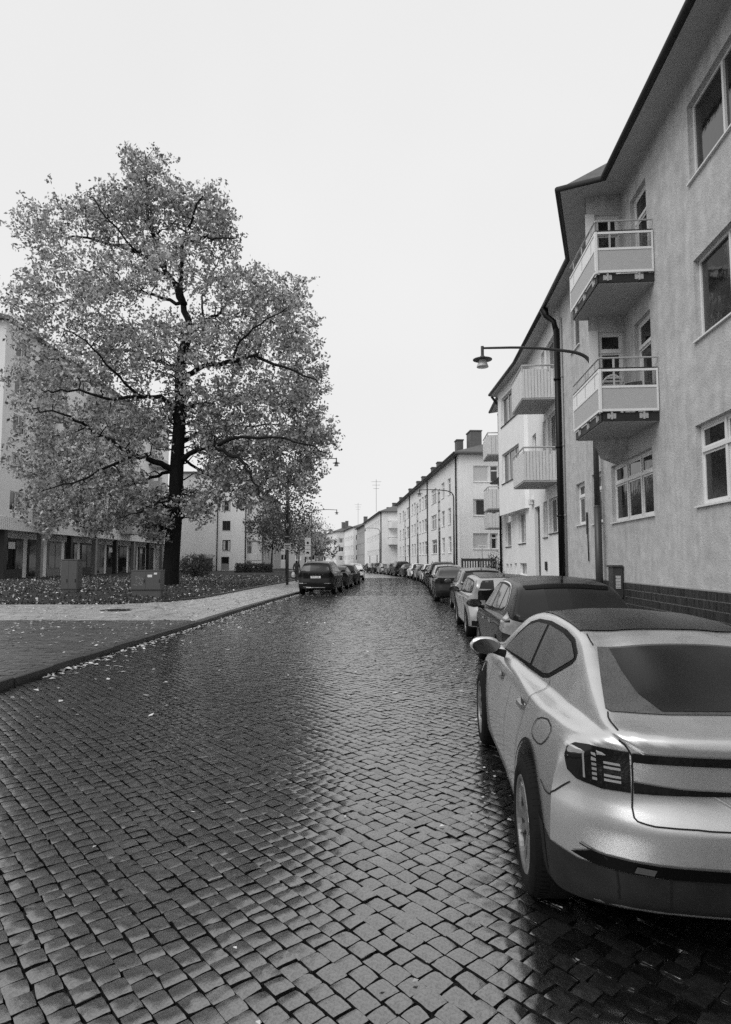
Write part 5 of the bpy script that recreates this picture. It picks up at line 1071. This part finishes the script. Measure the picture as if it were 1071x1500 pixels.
def small_tree(px, d, zbase, H, rw, name, label, n, per, size, m, trunk=.12, bare=0, group=None, zc0=.3):
    b = atd(px, 822, d); base = Vector((b.x, d, zbase)); root = empty(name, base, label, 'tree', group); t = MB(); top = base + Vector((rng.normal(0, .3), rng.normal(0, .3), H * .92)); P = smooth_path([base, base.lerp(top, .3) + Vector(rng.normal(0, .12, 3)), base.lerp(top, .65) + Vector(rng.normal(0, .2, 3)), top], 2)
    rs = [trunk * (1 - .9 * i / (len(P) - 1)) for i in range(len(P))]; t.tube(P, rs, 8); t.build('trunk', M_bark, root, smooth=True)
    nodes = []; rad = []
    for a, c, r_ in zip(P, P[1:], rs):
        for q in (0, .5):
            p = a.lerp(c, q)
            if p.z - base.z > H * zc0 * .7: nodes.append(tuple(p)); rad.append(r_)
    C = []
    for _ in range(n):
        v = rng.normal(0, 1, 3); v /= np.linalg.norm(v); q = rng.random() ** .4; z = base.z + H * (zc0 + (1 - zc0) * (.5 + .5 * v[2] * q)); C.append((base.x + v[0] * q * rw, base.y + v[1] * q * rw, z))
    C = np.array(C); l = MB(); grow(C, nodes, rad, l, .022, 4); l.build('limbs', M_bark, root)
    leaves_mesh(C, per, .34, size, 'crown', m, root)
small_tree(420, 62, .3, 10.5, 3.0, 'lime_tree', 'slender dark tree beside the parking sign pole', 130, 16, .13, M_leafd, group=None)
small_tree(398, 78, .3, 9.0, 3.4, 'lime_tree', 'bushy dark tree behind the low clipped hedge', 130, 18, .15, M_leafd)
small_tree(447, 66, .2, 7.4, 2.4, 'rowan_tree', 'thin half-bare tree with upright twigs behind the white notice board', 150, 8, .11, M_leaf, .09)
small_tree(436, 92, .2, 8.6, 3.4, 'lime_tree', 'dark round tree on the lawn edge far behind the off-roader', 120, 18, .16, M_leafd)
small_tree(463, 105, .2, 9.0, 3.2, 'rowan_tree', 'loose pale tree reaching over the pavement at the bend', 110, 9, .14, M_leaf)
small_tree(470, 135, .2, 7.0, 4.5, 'lime_tree', 'low dark tree in front of the farthest white house', 90, 16, .2, M_leafd)
small_tree(375, 105, .2, 10.5, 3.5, 'lime_tree', 'tall dark tree between the tower wing and the hedge', 110, 16, .17, M_leafd)
def shrub(name, label, x, y, z, rx, ry, h, n, per, size, m, cat='shrub'):
    root = empty(name, (x, y, z), label, cat); s = MB(); C = []
    for i in range(9): a = rng.random() * 2 * PI; s.tube([(x, y, z - .05), (x + cos(a) * rx * .3, y + sin(a) * ry * .3, z + h * .45), (x + cos(a) * rx * .6, y + sin(a) * ry * .6, z + h * .85)], [.03, .02, .008], 5)
    s.build('stem', M_bark, root)
    for _ in range(n): v = rng.normal(0, 1, 3); v /= np.linalg.norm(v); q = rng.random() ** .35; C.append((x + v[0] * q * rx, y + v[1] * q * ry, z + h * (.5 + .5 * v[2] * q)))
    leaves_mesh(np.array(C), per, .14, size, 'foliage', m, root)
p = atd(287, 838, 57); shrub('round_shrub', 'large dark round shrub beside the trunk of the big tree', p.x, 57, .35, 1.6, 1.5, 2.0, 260, 16, .07, M_leafd)
p = atd(729, 830, 40.5); shrub('climbing_shrub', 'straggly garden shrub growing at the corner of the pale house', 8.0, 38.6, .1, .55, .6, 2.2, 70, 12, .05, M_leafd)
def hedge():
    x0, x1, y, z0, h = -15.9, -11.4, 77, .35, 1.1; root = empty('hedge', ((x0 + x1) / 2, y, z0), 'low clipped dark hedge in front of the white tower wing', 'hedge')
    n = 900; C = np.stack([rng.uniform(x0, x1, n), rng.uniform(y - .5, y + .5, n), rng.uniform(z0, z0 + h, n)], 1); leaves_mesh(C, 12, .07, .055, 'foliage', M_leafd, root); s = MB()
    for x in np.arange(x0 + .2, x1, .3): s.tube([(x, y, z0 - .05), (x + .05, y, z0 + .8)], .02, 5)
    s.build('stem', M_bark, root)
hedge()
# ---------------------------------------------------------------- street furniture
def street_lamp(x, y, z0, H, ax, ay, label, rp=.082, collar=True, head=.26):
    root = empty('street_lamp', (x, y, z0), label, 'street lamp', 'street lamps'); a = Vector((ax, ay, 0)); L = a.length; d = a.normalized(); b = Vector((x, y, 0))
    MB().tube([b + Vector((0, 0, z0 - .05)), b + Vector((0, 0, z0 + 3.1))], rp * 1.18, 14).tube([b + Vector((0, 0, z0 + 3.1)), b + Vector((0, 0, z0 + 3.16))], [rp * 1.18, rp * .95], 14).tube([b + Vector((0, 0, z0 + 3.14)), b + Vector((0, 0, H - .75))], [rp * .95, rp * .8], 14).build('pole', M_pole, root, smooth=True)
    P = [b + Vector((0, 0, H - .8)), b + Vector((0, 0, H - .5)), b + d * .12 + Vector((0, 0, H - .22)), b + d * .4 + Vector((0, 0, H - .06)), b + d * .9 + Vector((0, 0, H)), b + d * (L * .6) + Vector((0, 0, H + .06)), b + d * L + Vector((0, 0, H + .0))]
    MB().tube(smooth_path(P, 2), [rp * .78 - (rp * .78 - .028) * i / (len(smooth_path(P, 2)) - 1) for i in range(len(smooth_path(P, 2)))], 12).build('arm', M_pole, root, smooth=True)
    e = b + d * L + Vector((0, 0, H)); MB().tube([e + Vector((0, 0, .05)), e + Vector((0, 0, -.26))], .042, 12).lathe([(.0, -.2), (.05, -.21), (.09, -.26), (head, -.315), (head, -.33), (.12, -.335), (.0, -.335)], Matrix.Translation(e), 28).build('shade', M_pole, root, smooth=False)
    MB().lathe([(.10, -.33), (.115, -.40), (.155, -.50), (.16, -.53), (.0, -.54)], Matrix.Translation(e), 24).build('lamp_glass', M_lamp, root, smooth=True)
    return root
street_lamp(6.30, 17.0, .1, 7.55, -3.11, -.25, 'dark curved street lamp reaching out from beside the weathered house')
street_lamp(-5.45, 44.0, .1, 8.95, 3.4, -.2, 'street lamp on the lawn side carrying the parking signs')
street_lamp(-6.3, 73, .1, 7.7, 2.95, -.1, 'street lamp behind the white notice board at the lawn edge')
street_lamp(-9.0, 122, .1, 7.7, 2.6, .1, 'farthest street lamp near the bend of the street')
q = atd(665, 800, 52.5); street_lamp(7.3, 51.8, .1, 7.6, -2.85, -.3, 'street lamp in front of the long house with stairwell strips', .075)
street_lamp(2.55, 112, .1, 7.6, -2.6, 0, 'street lamp by the house with white end balconies', .075)
# signs
FSg = Fr(-5.45, 43.86, PI / 2, 1)
def sign(name, label, x, y, z0, z1, w, m, marks=(), post=None):
    F = Fr(x, y, PI / 2, 1); root = empty(name, (x, y, z0), label, 'sign'); MB().box(F, -w / 2, w / 2, 0, .02, z0, z1).build('plate', m, root)
    for mk in marks:
        if mk[0] == 't': text_mesh(mk[1], mk[2], frame_mat(F, mk[3], .0225, mk[4]), mk[5], 'lettering', root)
        elif mk[0] == 'b': MB().box(F, mk[1], mk[2], .02, .0235, mk[3], mk[4]).build('symbol', mk[5], root)
        else: MB().lathe([(0, 0), (mk[3], 0), (mk[3], .004), (0, .004)], Matrix.Translation(F(mk[1], .022, mk[2])) @ Matrix.Rotation(PI / 2, 4, 'X'), 18).build('symbol', mk[4], root)
    if post: MB().tube([F(0, -.04, .05), F(0, -.04, z1 - .05)], .035, 8).build('post', M_steel, root)
    return root
sign('parking_sign', 'dark square sign with a white letter P on the lamp pole', -5.45, 43.87, 3.95, 4.45, .45, M_sign, [('t', 'P', .42, 0, 4.2, M_white)])
sign('parking_plate', 'dark plate under the letter P sign on the lamp pole', -5.45, 43.87, 3.35, 3.6, .45, M_sign, [('b', -.17, .17, 3.46, 3.49, M_white)])
sign('parking_plate', 'white plate with dark writing, lowest on the lamp pole', -5.45, 43.87, 2.55, 2.98, .45, M_white, [('b', -.18, .18, 2.82, 2.87, M_black), ('b', -.18, .1, 2.7, 2.75, M_black), ('b', -.06, .18, 2.6, 2.65, M_black)])
px_ = atd(451, 800, 50).x
sign('notice_board', 'tall white notice board with a black dot and a car symbol', px_, 50, 2.1, 3.62, .46, M_white, [('c', 0, 3.2, .1, M_black), ('b', -.22, .22, 2.98, 3.0, M_black), ('b', -.22, .22, 2.68, 2.7, M_black), ('b', -.13, .13, 2.36, 2.44, M_black), ('b', -.08, .07, 2.44, 2.5, M_black), ('c', -.08, 2.36, .035, M_black), ('c', .08, 2.36, .035, M_black)], True)
p = atd(706.5, 801, 47); sign('garden_sign', 'narrow white sign on a thin post before the long house', p.x, 47, p.z - .13, p.z + .13, .62, M_white, [('t', 'Parkering', .12, 0, p.z, M_black)], True)
# cabinets
def cabinet(name, label, px, d, z, w, h, dp, extra=False):
    c = atd(px, 822, d).x; F = Fr(c, d, PI / 2, 1); root = empty(name, (c, d, z), label, 'cabinet')
    MB().box(F, -w / 2 + .03, w / 2 - .03, -dp + .03, -.03, z - .1, z + .26).build('plinth', M_cab, root); bd = MB().box(F, -w / 2, w / 2, -dp, 0, z + .26, z + h, bev=.012).build('casing', M_cab, root); MB().box(F, -w / 2 - .025, w / 2 + .025, -dp - .025, .025, z + h, z + h + .035, bev=.008).build('lid', M_cab, root)
    for s0, s1 in ((-w / 2 + .03, -.03), (-.02, w / 2 - .03)):
        dr_ = MB().box(F, s0, s1, 0, .014, z + .3, z + h - .03, bev=.004).build('door', M_cab, root); MB().box(F, s1 - .07, s1 - .04, .014, .035, z + .6, z + .75).build('handle', M_dsteel, dr_)
    if extra:
        MB().box(F, .06, .26, .0145, .017, z + h - .28, z + h - .17).box(F, .34, .48, .0145, .017, z + h - .16, z + h - .08).build('sticker', M_white, root)
        g = MB()
        for i in range(34): x_ = rng.choice([-.46, -.44, -.24, -.2, -.33]) + rng.normal(0, .03); zz = z + .45 + rng.random() * .42; g.box(F, x_, x_ + rng.uniform(.015, .05), .0145, .0165, zz, zz + rng.uniform(.02, .05))
        g.build('torn_poster', M_plastic, root)
cabinet('utility_cabinet', 'wide dark utility cabinet with stickers and a torn poster beside the big tree', 215, 28.0, .2, 1.34, 1.12, .42, True)
cabinet('utility_cabinet', 'tall dark utility cabinet standing alone left of the path on the lawn edge', 102, 28.6, .2, .75, 1.6, .5)
p = Vector((-8.3, 21.1, .12)); mh = empty('manhole_cover', p, 'round dark iron manhole cover set in the pale path', 'manhole'); MB().lathe([(.5, -.02), (.5, .012), (.43, .014), (.43, .008), (0, .008)], Matrix.Translation(p), 32).build('frame', M_dsteel, mh)
g = MB()
for i in range(-4, 5):
    for j in range(-4, 5):
        if i * i + j * j < 18: g.box(WF, p.x + i * .09 - .03, p.x + i * .09 + .03, p.y + j * .09 - .03, p.y + j * .09 + .03, p.z + .008, p.z + .017)
tag(g.build('studs', M_dsteel, mh), kind='stuff')
# garden fence
FF = Fr(7.2, 47.0, PI / 2 + .25, 1); fn = empty('garden_fence', (8.2, 46.8, .1), 'dark slatted wooden fence round the garden of the long house', 'fence'); MB().box(FF, 0, 2.4, -.05, .0, 1.75, 1.95).build('top_rail', M_dframe, fn); MB().box(FF, 0, 2.4, -.05, .0, .5, .6).build('bottom_rail', M_dframe, fn)
for i in range(13): MB().box(FF, i * .19, i * .19 + .1, .0, .03, .3, 1.75).build('slat', M_dframe, fn)
for u in (-.06, 1.2, 2.4): MB().box(FF, u, u + .09, -.1, -.05, .05, 1.98).build('post', M_dframe, fn)
# roof aerials and chimneys read against the sky
for x, y, z0, h in ((2.2, 128, 13.0, 5.5), (-2.2, 186, 13, 6)):
    t = empty('roof_aerial', (x, y, z0), 'thin roof aerial standing on the %s' % ('house with white end balconies' if y < 150 else 'far corner house'), 'aerial'); MB().tube([(x, y, z0 - 1.2), (x, y, z0 + h)], .035, 6).build('mast', M_dsteel, t)
    for i in range(3): MB().tube([(x - 1.0 + i * .2, y, z0 + h - .5 - i * .7), (x + 1.0 - i * .2, y, z0 + h - .5 - i * .7)], .025, 5).build('element', M_dsteel, t)
# ---------------------------------------------------------------- pedestrians (far off)
def person(x, y, h, label, coat, trousers, bag=None, z=.12):
    root = empty('person', (x, y, z), label, 'person', rz=-h)
    J = {'pel': (0, 0, .95), 'ch': (0, 0, 1.3), 'nk': (0, 0, 1.47), 'hd0': (0, .01, 1.56), 'hd1': (0, .02, 1.70), 'lh': (-.1, 0, .9), 'lk': (-.1, .12, .5), 'la': (-.1, .14, .08), 'lt': (-.1, .28, .04), 'rh': (.1, 0, .9), 'rk': (.1, -.03, .5), 'ra': (.1, -.22, .12), 'rt': (.1, -.1, .04),
         'ls': (-.19, 0, 1.4), 'le': (-.24, -.1, 1.12), 'lw': (-.22, .02, .88), 'lf': (-.21, .05, .79), 'rs': (.19, 0, 1.4), 're': (.24, .06, 1.12), 'rw': (.23, .16, .9), 'rf': (.22, .19, .81)}
    rd = {'pel': .15, 'ch': .17, 'nk': .06, 'hd0': .085, 'hd1': .085, 'lh': .1, 'rh': .1, 'lk': .062, 'rk': .062, 'la': .04, 'ra': .04, 'lt': .04, 'rt': .04, 'ls': .075, 'rs': .075, 'le': .052, 're': .052, 'lw': .036, 'rw': .036, 'lf': .035, 'rf': .035}
    ks = list(J); E = [('pel', 'ch'), ('ch', 'nk'), ('nk', 'hd0'), ('hd0', 'hd1'), ('pel', 'lh'), ('lh', 'lk'), ('lk', 'la'), ('la', 'lt'), ('pel', 'rh'), ('rh', 'rk'), ('rk', 'ra'), ('ra', 'rt'), ('ch', 'ls'), ('ls', 'le'), ('le', 'lw'), ('lw', 'lf'), ('ch', 'rs'), ('rs', 're'), ('re', 'rw'), ('rw', 'rf')]
    me = bpy.data.meshes.new('body'); me.from_pydata([J[k] for k in ks], [(ks.index(a), ks.index(b)) for a, b in E], []); o = tmp_obj(me); sk = o.modifiers.new('s', 'SKIN'); o.modifiers.new('d', 'SUBSURF').levels = 2
    for i, k in enumerate(ks): me.skin_vertices[0].data[i].radius = (rd[k], rd[k] * (.75 if k in ('pel', 'ch') else 1)); me.skin_vertices[0].data[i].use_root = (k == 'pel')
    dg = bpy.context.evaluated_depsgraph_get(); m2 = bpy.data.meshes.new_from_object(o.evaluated_get(dg)); bpy.data.objects.remove(o)
    m2.materials.clear()
    for q in (coat, trousers, mat('skin', .38, .5), M_black): m2.materials.append(q)
    for p_ in m2.polygons:
        c = p_.center; p_.use_smooth = True; p_.material_index = (1 if c.z < .86 and abs(c.x) < .19 else 0) if c.z < 1.5 else (2 if c.y > .03 and c.z < 1.68 else 3)
    b = tmp_obj(m2, 'body'); b.parent = root
    if bag: 
        k = MB().lathe([(0, 0), (.14, .02), (.17, .2), (.12, .36), (.05, .4)], Matrix.Translation((-.27, .05, .38)), 14).build('tmpbag', bag); k.location = (0, 0, 0); k.name = 'carrier_bag'
        k.location = root.location; k.rotation_euler = root.rotation_euler; tag(k, 'white carrier bag held by the pedestrian in dark clothes', 'bag')
    return root
person(-5.35, 49.0, .2, 'pedestrian in dark clothes with a white bag walking behind the off-roader', mat('coat_dark', .04, .8), mat('trousers', .03, .8), M_white)
person(.62, 90, 2.8, 'far pedestrian in a white jacket walking beside the parked cars', M_white, mat('trousers', .03, .8), z=0)
